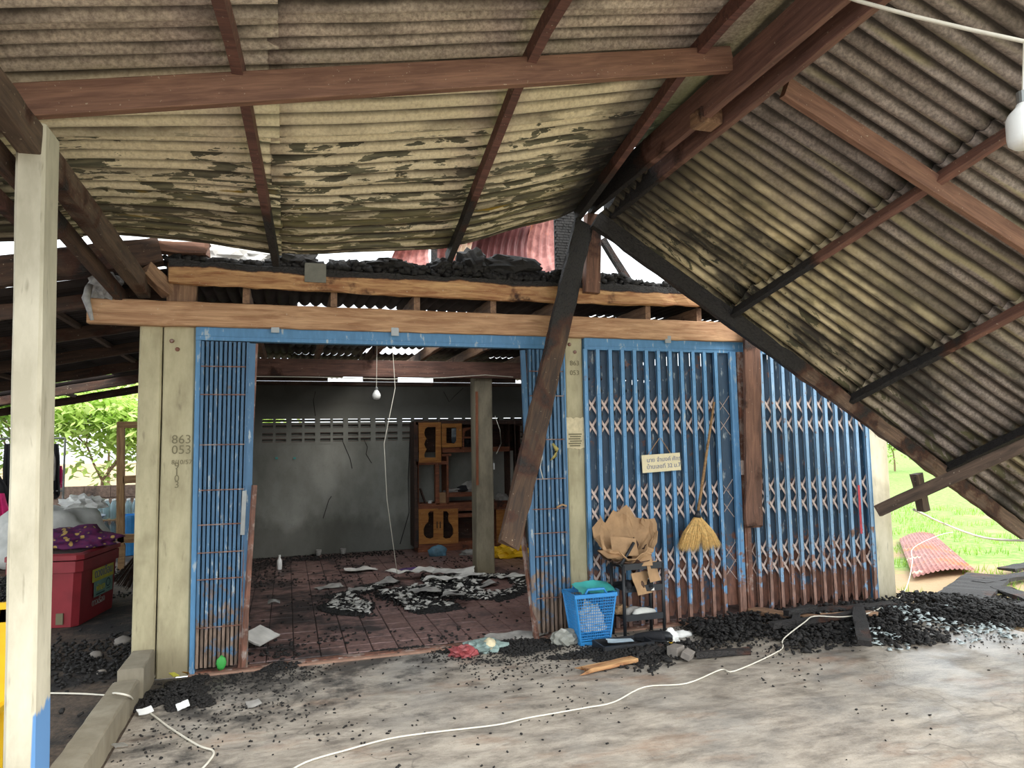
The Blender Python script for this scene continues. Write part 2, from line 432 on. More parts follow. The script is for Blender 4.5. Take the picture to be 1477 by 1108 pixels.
def frame(p0, p1, up=Vector((0, 0, 1))):
    p0, p1 = Vector(p0), Vector(p1); d = p1 - p0; L = d.length; x = d / L
    up = Vector(up)
    y = up.cross(x); 
    if y.length < .05: y = Vector((0, 1, 0)).cross(x)
    y.normalize(); z = x.cross(y)
    m = Matrix.Identity(4)
    for i in range(3): m[i][0] = x[i]; m[i][1] = y[i]; m[i][2] = z[i]; m[i][3] = p0[i]
    return m, L
def beam(name, p0, p1, wd, ht, mat, label=None, cat='beam', up=(0, 0, 1), rough=0., parent=None, bend=0., group=None, ragged=(0, 0), seed=None, taper=1.):
    """timber p0->p1, wd across, ht along up; rough: eroded edges; ragged: burnt ends"""
    m, L = frame(p0, p1, up); r = random.Random(seed if seed is not None else hash(name) % 999 + int(L * 1000))
    n = max(2, int(L / .12)) if (rough or bend) else 2
    mb = MB(); ch = min(wd, ht) * .08
    ring = [(-1, -1), (1, -1), (1, 1), (-1, 1)]
    secs = []
    for i in range(n + 1):
        x = L * i / n; k = 1 + (taper - 1) * i / n
        bz = -bend * (1 - (2 * i / n - 1) ** 2)
        ps = []
        for (a, b) in ring:
            A_, B_ = a * wd / 2 * k, b * ht / 2 * k
            for (da, db) in (((ch, 0), (0, ch)) if a * b < 0 else ((0, ch), (ch, 0))):
                jy = r.uniform(-1, 1) * rough; jz = r.uniform(-1, 1) * rough; jx = 0
                if i == 0: jx = r.uniform(0, ragged[0])
                if i == n: jx = -r.uniform(0, ragged[1])
                ps.append((x + jx, A_ - a * da + jy, B_ - b * db + bz + jz))
        secs.append(ps)
    for ps in secs: mb.v += ps
    q = 8
    for i in range(n):
        for j in range(q): mb.f.append((i * q + j, i * q + (j + 1) % q, (i + 1) * q + (j + 1) % q, (i + 1) * q + j))
    mb.f.append(tuple(range(q))[::-1]); mb.f.append(tuple(n * q + j for j in range(q)))
    o = link(name, mb.mesh(name), mat, parent, m)
    if parent is None: tag(o, label, cat, group)
    elif label: o['label'] = label
    return o
def shape2d(name, outer, holes, th, mat, parent, y, m=None):
    """flat board in X-Z with holes, thickness th in Y, front face at y"""
    cu = bpy.data.curves.new('c', 'CURVE'); cu.dimensions = '2D'; cu.fill_mode = 'BOTH'; cu.extrude = th / 2
    for pts in [outer] + holes:
        sp = cu.splines.new('POLY'); sp.points.add(len(pts) - 1); sp.use_cyclic_u = True
        for i, (a, b) in enumerate(pts): sp.points[i].co = (a, b, 0, 1)
    o = bpy.data.objects.new('tmp', cu); COL.objects.link(o)
    me = bpy.data.meshes.new_from_object(o.evaluated_get(bpy.context.evaluated_depsgraph_get())); bpy.data.objects.remove(o)
    me.transform(Matrix.Rotation(math.pi / 2, 4, 'X')); me.transform(Matrix.Translation((0, y + th / 2, 0)))
    if m: me.transform(m)
    me.materials.clear()
    return link(name, me, mat, parent)
def text(s, size, mw, mat, parent, name='lettering'):
    cu = bpy.data.curves.new('t', 'FONT'); cu.body = s; cu.size = size; cu.extrude = .0012; cu.resolution_u = 3
    o = bpy.data.objects.new('tmp', cu); COL.objects.link(o)
    me = bpy.data.meshes.new_from_object(o.evaluated_get(bpy.context.evaluated_depsgraph_get())); bpy.data.objects.remove(o)
    me.materials.clear()
    return link(name, me, mat, parent, mw)
RX = Matrix.Rotation(math.pi / 2, 4, 'X')
def T(*v): return Matrix.Translation(Vector(v))
def chunks(name, pts, sizes, mat, label, cat, parent=None, flat=.6, seed=1):
    """loose crumbs as one countless mass: pts Nx3, sizes N"""
    rs = np.random.RandomState(seed); n = len(pts)
    if n == 0: return None
    base = np.array([(-1, -1, -1), (1, -1, -1), (1, 1, -1), (-1, 1, -1), (-1, -1, 1), (1, -1, 1), (1, 1, 1), (-1, 1, 1)], float) * .5
    v = base[None] * (1 + rs.uniform(-.35, .35, (n, 8, 3))) * np.array([1.4, .9, flat])[None, None] * sizes[:, None, None]
    a = rs.uniform(0, 6.28, n); b = rs.uniform(-.6, .6, n)
    ca, sa, cb_, sb = np.cos(a), np.sin(a), np.cos(b), np.sin(b)
    x, y, z = v[..., 0], v[..., 1], v[..., 2]
    x, z = x * cb_[:, None] - z * sb[:, None], x * sb[:, None] + z * cb_[:, None]
    x, y = x * ca[:, None] - y * sa[:, None], x * sa[:, None] + y * ca[:, None]
    v = np.stack([x, y, z], -1) + pts[:, None, :]
    f = np.array([(0, 3, 2, 1), (4, 5, 6, 7), (0, 1, 5, 4), (1, 2, 6, 5), (2, 3, 7, 6), (3, 0, 4, 7)])
    f = (f[None] + 8 * np.arange(n)[:, None, None]).reshape(-1, 4)
    v = v.reshape(-1, 3); c = pts.mean(0); c[2] = 0; v = v - c
    me = bpy.data.meshes.new(name); me.vertices.add(len(v)); me.vertices.foreach_set('co', v.ravel())
    me.loops.add(f.size); me.loops.foreach_set('vertex_index', f.ravel().astype(np.int32))
    me.polygons.add(len(f)); me.polygons.foreach_set('loop_start', np.arange(0, f.size, 4, dtype=np.int32))
    try: me.polygons.foreach_set('loop_total', np.full(len(f), 4, np.int32))
    except Exception: pass
    me.update(calc_edges=True)
    o = link(name, me, mat, parent, Matrix.Translation(Vector(c)))
    return tag(o, label, cat if parent is None else None, None, 'stuff')
def crumple(name, c, size, mat, parent=None, seed=0, amp=.35, fr=2.2, sub=3, flatb=True, sharp=False):
    import bmesh
    bm = bmesh.new(); bmesh.ops.create_icosphere(bm, subdivisions=sub, radius=1)
    for v in bm.verts:
        q = Vector(v.co); k = 1 + amp * mnoise.noise(q * fr + Vector((seed * 7.1, seed, 3))) + amp * .5 * mnoise.noise(q * fr * 2.3 + Vector((seed, 5, 1)))
        if sharp: k += amp * .5 * abs(mnoise.noise(q * fr * 4 + Vector((2, seed, 7))))
        v.co = Vector((q.x * k * size[0], q.y * k * size[1], q.z * k * size[2]))
        if flatb: v.co.z = max(v.co.z, -size[2] * .45)
        v.co.z += size[2] * .45
    me = bpy.data.meshes.new(name); bm.to_mesh(me); bm.free()
    return link(name, me, mat, parent, Matrix.Translation(Vector(c)), not sharp)
def sheetlet(name, c, wd, ht, rz, mat, parent=None, seed=0, amp=.03, tilt=0., n=8, th=.004, lift=.005, fr=5):
    """crumpled sheet of paper/plastic/metal lying at c"""
    vs = []; fs = []
    for j in range(n + 1):
        for i in range(n + 1):
            u, v = i / n - .5, j / n - .5
            e = 1 + .12 * mnoise.noise(Vector((u * 6 + seed, v * 6, seed)))
            z = amp * (mnoise.noise(Vector((u * wd * fr + seed * 3.3, v * ht * fr, seed))) + 1) * .9
            vs.append((u * wd * e, v * ht * e, z))
    for j in range(n):
        for i in range(n): fs.append((j * (n + 1) + i, j * (n + 1) + i + 1, (j + 1) * (n + 1) + i + 1, (j + 1) * (n + 1) + i))
    zz = min(v[2] for v in vs); vs = [(a, b, c_ - zz) for a, b, c_ in vs]
    k = len(vs); vs += [(a, b, c_ + th) for a, b, c_ in vs]; fs = [f[::-1] for f in fs] + [tuple(i + k for i in f) for f in fs]
    me = MB().add(vs, fs).mesh(name)
    return link(name, me, mat, parent, T(c[0], c[1], c[2] + lift) @ Matrix.Rotation(rz, 4, 'Z') @ Matrix.Rotation(tilt, 4, 'X'), True)
def lerp(a, b, t): return a + (b - a) * t
def interp(x, tab): return float(np.interp(x, [p[0] for p in tab], [p[1] for p in tab]))

# ================================================================== SETTING
# carport slab, yard ground, lawn
slab = MB().box((-.22, -13, -.12), (6.42, -.02, 0)).build('carport_slab', 'floor')
tag(slab, kind='structure')
yard = MB().box((-14, -13, -.3), (-.22, 16, -.004)).build('yard_dirt_ground', 'dirt'); tag(yard, kind='structure')
front = MB().box((-40, -60, -.4), (60, -13, -.02)).build('forecourt_ground', 'yardconc'); tag(front, kind='structure')
# gently uneven lawn
vs, fs = [], []; nx, ny = 60, 60
for j in range(ny + 1):
    for i in range(nx + 1):
        x = 6.42 + (i / nx) ** 2 * 74; y = -13 + (j / ny) * 13 if j < 12 else -13 + 13 * 12 / ny + ((j - 12) / (ny - 12)) ** 1.5 * 100
        x2 = x; vs.append((x2, y, -.03 - .10 * min(1, (x - 6.42) / 1.5) + .05 * mnoise.noise(Vector((x * .6, y * .6, 0))) * min(1, (x - 6.42)) + max(0, x - 20) * .012))
for j in range(ny):
    for i in range(nx): fs.append((j * (nx + 1) + i, j * (nx + 1) + i + 1, (j + 1) * (nx + 1) + i + 1, (j + 1) * (nx + 1) + i))
lawn = MB().add(vs, fs).build('lawn_ground', 'lawn', smooth=True); tag(lawn, kind='structure')
back = MB().box((-60, 6.2, -.5), (6.42, 120, -.05)).build('rear_lawn_ground', 'lawn'); tag(back, kind='structure')

# interior floor with tiles
ROOM = (0.12, 6.32, 0.06, 5.6)
floor = MB().box((-.0, -.02, -.15), (6.4, 5.75, .004)).build('floor', 'grout'); tag(floor, kind='structure')
ts = .2; tm = MB(); c = .006
tm.add([(-ts / 2 + .003, -ts / 2 + .003, 0), (ts / 2 - .003, -ts / 2 + .003, 0), (ts / 2 - .003, ts / 2 - .003, 0), (-ts / 2 + .003, ts / 2 - .003, 0),
        (-ts / 2 + c, -ts / 2 + c, .008), (ts / 2 - c, -ts / 2 + c, .008), (ts / 2 - c, ts / 2 - c, .008), (-ts / 2 + c, ts / 2 - c, .008)],
       [(4, 5, 6, 7), (0, 1, 5, 4), (1, 2, 6, 5), (2, 3, 7, 6), (3, 0, 4, 7)])
tme = tm.mesh('tile'); tme.materials.append(M['tile'])
tiles = []
for j in range(27):
    for i in range(31):
        x = ROOM[0] + ts * (i + .5); y = ROOM[2] + .06 + ts * (j + .5)
        xr = x - .656; yr = y + 5.69
        lo, hi = -.34 + .0, .36   # seen through the open doorway
        vis = (x - .38 > (y) * .0) and (x < 2.7 + y * .25)
        tiles.append((0 if vis else 1, y, x))
tiles.sort()
rest = MB()
for k, (v, y, x) in enumerate(tiles):
    if k < 300:
        o = link('tile', tme, None, floor, T(x, y, .004 + U(-.0015, .0015)) @ Matrix.Rotation(U(-.006, .006), 4, 'X'))
    else: rest.add([(a + x, b + y, c_ + .004) for a, b, c_ in tm.v], tm.f)
tag(rest.build('tile', 'tile', floor), kind='stuff')
# threshold strip under the gates
th = MB().box((0, -.06, 0), (6.2, .04, .014)).build('trim_threshold', plain('threshold', (168, 132, 112), .8)); tag(th, kind='structure')

# back wall with ventilation blocks
VX0, VX1, VZ0, VZ1 = .26, 4.46, 1.67, 2.09
wb = MB(); Y0, Y1 = 5.6, 5.72
wb.box((0, Y0, 0), (6.4, Y1, VZ0)); wb.box((0, Y0, VZ1), (6.4, Y1, 2.575)); wb.box((0, Y0, VZ0), (VX0, Y1, VZ1)); wb.box((VX1, Y0, VZ0), (6.4, Y1, VZ1))
wback = wb.build('wall_back', 'wall'); tag(wback, kind='structure')
vb = MB()
for z in (0, .084, .168): vb.box((0, 0, z), (.40, .1, z + .032))
for x in (0, .182, .364):
    for z in (.032, .116): vb.box((x, 0, z), (x + .036, .1, z + .052))
for z in (.032, .116):
    for x in (.036, .218): vb.box((0, -.03, -.005), (.146, .03, .005), T(x, .05, z + .026) @ Matrix.Rotation(.5, 4, 'X'))
vme = vb.mesh('ventilation_block')
for r_ in range(2):
    for i in range(10):
        link('ventilation_block', vme, M['wall'], wback, T(VX0 + .42 * i, Y0 - .004, VZ0 + .0 + .21 * r_) @ Matrix.Diagonal((1.05, 1, 1.05, 1)))
for k, l_ in enumerate((((455, 565), (452, 578), (455, 600)), ((494, 636), (500, 650), (505, 662), (508, 676)), ((525, 634), (530, 645), (528, 655), (536, 668)), ((478, 716), (474, 722), (470, 735), (466, 748)), ((640, 565), (648, 580), (655, 572), (668, 560)))):
    MB().tube([A(a_, b_, 5.597) for a_, b_ in l_], .005, 4).build('crack', 'grout', wback)
wl = MB().box((-.10, .19, 0), (0, 5.6, 2.6)).build('wall_left', 'wall'); tag(wl, kind='structure')
wr = MB().box((6.32, .18, 0), (6.44, 5.72, 2.6)).build('wall_right', 'wall'); tag(wr, kind='structure')

# ================================================================== HOUSE FRAME
def post(name, x0, x1, y0, y1, z1, mat, label, z0=0., lean=0.):
    mb = MB(); c = .012; n = 8
    for i in range(n + 1):
        z = z0 + (z1 - z0) * i / n
        for (a, b) in ((x0 + c, y0), (x1 - c, y0), (x1, y0 + c), (x1, y1), (x0, y1), (x0, y0 + c)):
            mb.v.append((a + lean * (z - z1) + U(-.002, .002), b + U(-.002, .002), z))
    for i in range(n):
        for j in range(6): mb.f.append((i * 6 + j, i * 6 + (j + 1) % 6, (i + 1) * 6 + (j + 1) % 6, (i + 1) * 6 + j))
    mb.f.append(tuple(range(6))[::-1]); mb.f.append(tuple(n * 6 + j for j in range(6)))
    t = thing(name, ((x0 + x1) / 2, (y0 + y1) / 2, z0), label, 'post')
    mb.build('shaft', mat, t); return t
p_outer = post('concrete_post', -.375, -.225, .0, .15, 2.52, 'post', 'narrow outer concrete post of the pair at the house corner, nearest the curb')
p_inner = post('concrete_post', -.215, .0, .0, .18, 2.52, 'post', 'wide cream concrete post beside the left folded gate stack, with scratched digits')
p_mid = post('concrete_post', 2.945, 3.115, .0, .17, 2.52, 'post', 'cream concrete post between the open doorway and the closed gate')
p_right = post('concrete_post', 6.17, 6.41, .0, .2, 2.9, 'post_r', 'whitish concrete post at the far right end of the closed gate')
p_in = post('concrete_post', 2.90, 3.13, 2.94, 3.15, 2.46, 'post_in', 'bare grey concrete post standing inside the burnt room')
p_front = post('concrete_post', -.485, -.373, -2.2, -2.0, 3.05, 'post_front', 'tall pale carport post in front with a blue painted lower corner', lean=-.0187)
for par, pts in ((p_inner, [(232, 492), (240, 504)]), (p_mid, [(821, 497), (829, 508)])):
    for (px, py) in pts:
        q = A(px if par is p_mid else px + 16, py, -.001)
        MB().lathe([(.001, 0), (.016, 0), (.016, .006), (.009, .014), (.001, .014)], (0, 0, 0), 10).build('bolt', 'rusty', par, origin=(0, 0, 0)).matrix_basis = T(*(q - wloc(par))) @ Matrix.Rotation(math.pi / 2, 4, 'X')
# scratched digits
for s_, px, py, sz in (('863', 247, 640, .09), ('053', 247, 655, .09), ('8/10/57', 247, 670, .045)):
    q = A(px, py, -.003); text(s_, sz, T(q.x, -.0025, q.z) @ RX, 'inkgrey', p_inner)
for s_, px, py, sz in (('863', 822, 527, .06), ('053', 822, 541, .06)):
    q = A(px, py, -.003); text(s_, sz, T(q.x, -.0025, q.z) @ RX, 'inkgrey', p_mid)
# masonry stencil marks down the post
for i, ch_ in enumerate('9103'):
    q = A(251, 672 + 9 * i + 5, -.003); text(ch_, .07, T(q.x, -.0025, q.z) @ RX, 'inkgrey', p_inner)
# torn notice pasted on the middle post
nt = thing('paper_notice', A(832, 648, -.01), 'torn yellowed notice pasted on the middle concrete post', 'notice')
nt.location.y = -.004
mb = MB(); base = []
for i in range(13):
    for j in range(13):
        u, v = i / 12, j / 12; q = A(lerp(814, 845, u) + (U(-1.2, 1.2) if i in (0, 12) else 0), lerp(603, 647, v) + (U(-1.5, 1.5) if j in (0, 12) else 0), -.006)
        base.append((q.x, -.006 - .004 * abs(mnoise.noise(Vector((u * 7, v * 7, 0)))), q.z))
mb.add(base, [(i * 13 + j, i * 13 + j + 1, (i + 1) * 13 + j + 1, (i + 1) * 13 + j) for i in range(12) for j in range(12)]); mb.build('sheet', plain('yellowed_paper', (222, 206, 168), .8, .25, 20), nt)
for (x0_, x1_) in ((810, 814), (845, 851)):
    a, b = A(x0_, 615, -.008), A(x1_, 632, -.008); MB().box((a.x, -.009, b.z), (b.x, -.006, a.z)).build('tape', 'paper', nt)
mb = MB()
for k in range(6):
    a, b = A(820 + k % 2 * 2, 626 + k * 3.3, -.01), A(839 - k % 3, 627 + k * 3.3, -.01); mb.box((a.x, -.0125, b.z - .002), (b.x, -.0115, a.z + .002))
mb.build('print', 'inkgrey', nt)

# big horizontal timbers on the facade
beam('facade_beam', (-.70, -.03, 2.603), (6.5, -.03, 2.618), .09, .18, 'wood_orange', 'long orange-brown timber beam bolted across the post tops above both gates', rough=.003, seed=3)
beam('fascia_plank', (-.18, -.06, 2.915), (4.75, -.06, 2.945), .05, .17, 'wood_plank', 'scorched orange plank lying under the charred debris along the burnt roof edge', rough=.010, bend=.03, seed=5)
b = A(455, 385, -.09)
MB().box((b.x - .08, -.098, 2.88), (b.x + .08, -.088, 3.03)).build('metal_patch', plain('grey_zinc', (124, 122, 110), .6), None)
tag(bpy.data.objects['metal_patch'], 'small grey zinc patch nailed on the scorched plank', 'patch')
beam('wooden_stud', (-.10, .04, 2.66), (-.10, .04, 3.05), .12, .20, 'wood_joist', 'short wooden stud on the corner post between beam and plank', 'stud', up=(1, 0, 0), rough=.003)
beam('wooden_stud', (3.16, -.11, 2.90), (3.20, -.11, 3.60), .14, .09, 'wood_hang', 'scorched brown king post rising from the plank to the ridge', 'stud', up=(0, 1, 0), rough=.005)
for k, xj in enumerate((.35, 1.0, 1.66, 2.31, 2.88, 3.77, 4.3)):
    beam('ceiling_joist', (xj, -.0, 2.775), (xj + .02, 5.6, 2.79), .05, .13, 'wood_joist',
         ['short-stubbed joist nearest the left gate stack, under the plank', 'second joist from the corner post, over the doorway', 'third joist from the corner post, over the doorway',
          'fourth joist from the corner post, over the hanging cord', 'joist just before the middle concrete post', 'scorched joist right of the king post over the closed gate', 'last joist over the closed gate before the collapsed roof'][k], 'joist', rough=.003)
beam('inner_beam', (-.0, 2.9, 2.545), (6.3, 2.9, 2.545), .06, .2, 'wood_red', 'reddish-brown timber beam crossing the room on the inner concrete post')
beam('wall_plate', (0, 5.62, 2.60), (6.3, 5.62, 2.60), .1, .06, 'wood_dark', 'dark timber plate on top of the rear room wall')
for k, px in enumerate((397, 570, 964, )):
    q = A(px, 474 + (px - 397) * .028, -.08)
    MB().box((q.x - .03, -.075, q.z - .03), (q.x + .03, -.068, q.z + .035)).build('steel_clip', 'steel')
    o = COL.objects[-1]; tag(o, ['small steel clip on the beam above the left gate stack', 'small steel clip on the beam above the open doorway', 'small steel clip on the beam above the closed gate'][k], 'clip')
for k, (x0_, x1_) in enumerate(((.02, 1.25), (1.78, 2.33), (2.90, 3.55), (3.75, 4.3), (4.4, 6.3))):
    o = MB().box((x0_, 5.585, 2.635), (x1_, 5.61, 2.90)).build('eave_board', 'wood_dark'); tag(o, ['dark board closing the gap over the rear wall at the left gate', 'short dark board over the rear wall beside the bulb', 'short dark board over the rear wall left of the inner post', 'short dark board over the rear wall right of the inner post', 'long dark board over the rear wall behind the closed gate'][k], 'board')
o = MB().box((-.2, 7.3, 0), (7.5, 7.36, 2.06)).build('rear_fence', plain('red_brown_fence', (112, 76, 66), .8, .4, 5)); tag(o, 'reddish fence behind the house, glimpsed through the ventilation blocks', 'fence')
# house roof: what is left of it
hr = thing('house_roof', (3, 2.8, 2.86), 'burnt remains of the low house roof of dark sheets above the room', 'roof')
def corr(name, x0, x1, y0, y1, zf, pitch, amp, mat, parent, along='Y', nseg=4, th=.004, ph=0., jag=0., mw=None, spr=8):
    """corrugated sheet; ribs run along X (along='X') or Y; zf(x,y) gives the mean height"""
    vs, fs = [], []; gr = []
    if along == 'X': L0, L1, W0, W1 = x0, x1, y0, y1
    else: L0, L1, W0, W1 = y0, y1, x0, x1
    nw = max(4, int(round((W1 - W0) / pitch * spr)))
    for i in range(nseg + 1):
        for j in range(nw + 1):
            wv = W0 + (W1 - W0) * j / nw; l = L0 + (L1 - L0) * i / nseg
            if jag and i in (0, nseg): l += jag * mnoise.noise(Vector((wv * 9, i, ph)))
            x, y = (l, wv) if along == 'X' else (wv, l)
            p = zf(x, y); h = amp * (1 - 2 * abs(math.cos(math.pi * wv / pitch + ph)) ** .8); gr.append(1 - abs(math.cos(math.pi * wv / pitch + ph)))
            if isinstance(p, (float, int)): vs.append((x, y, p + h))
            else: vs.append(tuple(p[0] + p[1] * h))
    for i in range(nseg):
        for j in range(nw): a = i * (nw + 1) + j; fs.append((a, a + 1, a + nw + 2, a + nw + 1))
    k = len(vs); vs += [(a, b, c_ + th) for a, b, c_ in vs]
    fs = fs + [tuple(i + k for i in f)[::-1] for f in fs]
    rim = [i for i in range(nw + 1)] + [(i + 1) * (nw + 1) + nw for i in range(nseg)] + [nseg * (nw + 1) + j for j in range(nw - 1, -1, -1)] + [i * (nw + 1) for i in range(nseg - 1, 0, -1)]
    for a in range(len(rim)): p, q = rim[a], rim[(a + 1) % len(rim)]; fs.append((q, p, p + k, q + k))
    mb = MB().add(vs, fs); o = mb.build(name, mat, parent, smooth=True)
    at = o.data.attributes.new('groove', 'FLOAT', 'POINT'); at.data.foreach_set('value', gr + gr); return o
rr = random.Random(5)
for i in range(7):
    for j in range(9):
        x0_ = -.25 + i * .95; y0_ = .1 + j * .97
        if (i, j) in ((1, 1), (2, 1), (3, 1), (2, 2), (2, 4)): continue
        dz = rr.uniform(0, .05)
        corr('roof_sheet', x0_, x0_ + .99, y0_, y0_ + 1.02, lambda x, y: 2.90 + dz + .012 * y, .1, .018, M.setdefault('burntsheet', plain('burnt_sheet', (56, 46, 42), .85, .5, 4)), hr, 'Y', 2)

# ================================================================== GATES
def diamond_slat(x0, x1, z0, z1, y, holes, a=.010, b=.020):
    """narrow backing slat folded along its middle, pierced by diamond holes"""
    mb = MB(); xm = (x0 + x1) / 2; yo = .012
    def P3(x, z): return (x, y + (yo if abs(x - xm) < .03 else 0) * (1 - abs(x - xm) / .03 if abs(x - xm) < .03 else 0), z)
    zs = sorted(holes); cur = z0
    for hz in zs:
        lo, hi = hz - .04, hz + .04
        if lo < cur or hi > z1: continue
        mb.add([P3(x0, cur), P3(xm, cur), P3(x1, cur), P3(x0, lo), P3(xm, lo), P3(x1, lo)], [(0, 1, 4, 3), (1, 2, 5, 4)])
        v = [P3(x0, lo), P3(xm, lo), P3(x1, lo), P3(x0, hi), P3(xm, hi), P3(x1, hi), P3(xm, hz - b), P3(xm + a, hz), P3(xm, hz + b), P3(xm - a, hz), P3(x0, hz), P3(x1, hz)]
        mb.add(v, [(0, 1, 6), (0, 6, 9), (0, 9, 10), (1, 2, 6), (2, 7, 6), (2, 11, 7), (10, 9, 3), (3, 9, 8), (3, 8, 4), (11, 5, 7), (5, 8, 7), (5, 4, 8)])
        cur = hi
    # pointed foot
    mb.add([P3(x0, cur), P3(xm, cur), P3(x1, cur), P3(x0, z1), P3(xm, z1), P3(x1, z1)], [(0, 1, 4, 3), (1, 2, 5, 4)])
    mb.add([P3(x0 + .02, z0 - .05), P3(x1 - .02, z0 - .05), P3(x1, z0), P3(xm, z0), P3(x0, z0)], [(0, 1, 2, 3, 4)])
    return mb
def channel(x, z0, z1, y, wd=.042, dp=.022, lean=0.):
    """U-shaped upright with rivets"""
    mb = MB(); xa = x - wd / 2; xb = x + wd / 2; L = lean
    def q(x_, y_, z_): return (x_ + L * (z1 - z_) / (z1 - z0), y_, z_)
    for (a, b, c_, d) in ((xa, xb, y, y + .004), (xa, xa + .004, y, y + dp), (xb - .004, xb, y, y + dp)):
        mb.add([q(a, c_, z0), q(b, c_, z0), q(b, d, z0), q(a, d, z0), q(a, c_, z1), q(b, c_, z1), q(b, d, z1), q(a, d, z1)],
               [(0, 3, 2, 1), (4, 5, 6, 7), (0, 1, 5, 4), (1, 2, 6, 5), (2, 3, 7, 6), (3, 0, 4, 7)])
    return mb
RIV = [2.24, 2.03, 1.66, 1.33, 1.08, .88, .69, .35]
def rivets(x, y, zs, r=.006, lean=0., z0=0, z1=2.4):
    mb = MB()
    for z in zs:
        xx = x + lean * (z1 - z) / (z1 - z0)
        mb.add([(xx - r, y, z), (xx, y, z - r), (xx + r, y, z), (xx, y, z + r), (xx, y - .005, z)], [(0, 1, 4), (1, 2, 4), (2, 3, 4), (3, 0, 4)])
    return mb
# frames (header box rail + jambs)
def gate_frame(x0, x1, z1, label):
    t = thing('gate_frame', ((x0 + x1) / 2, 0, 0), label, 'gate frame')
    MB().box((x0, -.03, z1 - .105), (x1, .05, z1)).box((x0, -.036, z1 - .075), (x1, -.03, z1 - .068)).build('header_rail', 'blue_frame', t)
    MB().box((x0 - .0, -.02, 0), (x0 + .035, .05, z1 - .1)).build('jamb', 'blue_frame', t)
    MB().box((x1 - .035, -.02, 0), (x1, .05, z1 - .1)).build('jamb', 'blue_frame', t)
    MB().box((x0 + .04, -.02, .002), (x1 - .04, .045, .022)).build('floor_track', 'rusty', t)
    return t
gate_frame(.005, 2.94, 2.522, 'blue steel header rail and jambs around the open doorway')
gate_frame(3.12, 6.17, 2.525, 'blue steel header rail and jambs around the closed lattice gate')
# closed gate: two leaves meeting at a rusty lock stile
def leaf(xs, zt, z0, label, stile=None, lat=True):
    t = thing('folding_gate', ((xs[0] + xs[-1]) / 2, .0, 0), label, 'gate')
    for x in xs:
        mb = channel(x, z0, zt, -.035); r_ = rivets(x, -.035, RIV); mb.add(r_.v, r_.f); mb.build('channel_bar', stile or 'blue', t)
    g = xs[1] - xs[0]
    for x in xs[:-1]:
        diamond_slat(x + .002, x + g - .002, z0 + .09, zt + .02, .03, [2.275, 2.17, 2.065, 1.96, 1.86]).build('slat', 'slat', t)
        for zc in (1.93, 1.745, 1.16, .995, .59, .435):
            up = zc in (1.93, 1.16, .59)
            h = .09
            for s_ in (-1, 1):
                MB().bar((x, -.004 + .006 * s_, zc - s_ * h), (x + g, -.004 + .006 * s_, zc + s_ * h), .004, .019, Vector((0, -1, 0)).cross(Vector((g, 0, 2 * s_ * h)).normalized())).build('lattice_bar', 'lattice', t)
    return t
XL = [3.125 + .119 * i for i in range(12)]
XR = [4.81 + .1195 * i for i in range(12)]
gl = leaf(XL, 2.425, .03, 'left leaf of the closed blue lattice gate, broom and sign hung on it')
MB().box((4.575, -.05, .03), (4.64, -.02, 2.43)).box((4.60, -.055, .03), (4.605, -.05, 2.43)).build('lock_stile', 'blue', gl)
MB().box((4.43, .0, .12), (4.59, .03, 2.45)).build('slat', 'slat', gl)
for zc in (1.93, 1.745, 1.16, .995, .59, .435):
    for s_ in (-1, 1): MB().bar((XL[-1], .0, zc - s_ * .09), (4.58, .0, zc + s_ * .09), .004, .014, (0, -1, 0)).build('lattice_bar', 'lattice', gl)
grr = leaf(XR, 2.425, .03, 'right leaf of the closed blue lattice gate, rusty and whitened, red paint smear', 'blue_pale')
MB().box((4.655, -.05, .03), (4.72, -.02, 2.43)).box((4.675, -.056, .03), (4.68, -.05, 2.43)).build('lock_stile', 'rusty', grr)
MB().box((4.64, -.06, 1.29), (4.80, -.052, 1.42)).build('lock_plate', 'lattice', grr)
diamond_slat(4.725, 4.805, .12, 2.43, .03, [2.275, 2.17, 2.065, 1.96, 1.86]).build('slat', 'slat', grr)
for zc in (1.93, 1.745, 1.16, .995, .59, .435):
    for s_ in (-1, 1): MB().bar((4.70, .0, zc - s_ * .09), (XR[0], .0, zc + s_ * .09), .004, .014, (0, -1, 0)).build('lattice_bar', 'lattice', grr)
a, b = A(1238, 700, -.04), A(1243, 770, -.04)
MB().box((b.x - .013, -.0385, b.z), (b.x + .013, -.0355, a.z)).build('paint_smear', plain('red_smear', (206, 70, 84), .6, .4), grr)
# folded stacks
def stack(x0, dx, n, lean, label, twist=None, mat='blue_stack'):
    t = thing('folding_gate', (x0 + dx * n / 2, 0, 0), label, 'gate')
    for i in range(n):
        x = x0 + dx * i; y = -.03 + (.012 if i % 2 else 0)
        mb = channel(x, .05, 2.41, y, dx * .88, .03, lean * (i / n)); r_ = rivets(x, y, RIV + [.15], .004, lean * i / n); mb.add(r_.v, r_.f); mb.build('channel_bar', mat, t)
        if i % 2 == 0 and i < n - 1: MB().box((x, .01, .1), (x + dx * .9, .022, 2.38)).build('slat', 'slat', t)
    for z in RIV:
        MB().box((x0 - .01, -.036, z - .022), (x0 + dx * (n - 1) + lean * .5, -.031, z - .014)).build('lattice_bar', 'rusty', t)
    return t
s1 = stack(.055, .0315, 11, -.03, 'narrow blue gate leaf folded tight beside the corner posts')
MB().bar((.425, -.02, 2.40), (.345, -.03, .03), .03, .03).build('lock_stile', 'rusty', s1)
MB().bar((.40, -.03, 2.40), (.375, -.045, .03), .045, .012, (0, 1, 0)).build('lock_stile', 'blue_stack', s1)
MB().bar((.36, -.055, 1.30), (.35, -.055, .98), .012, .03, (1, 0, 0)).build('lock_plate', 'steel', s1)
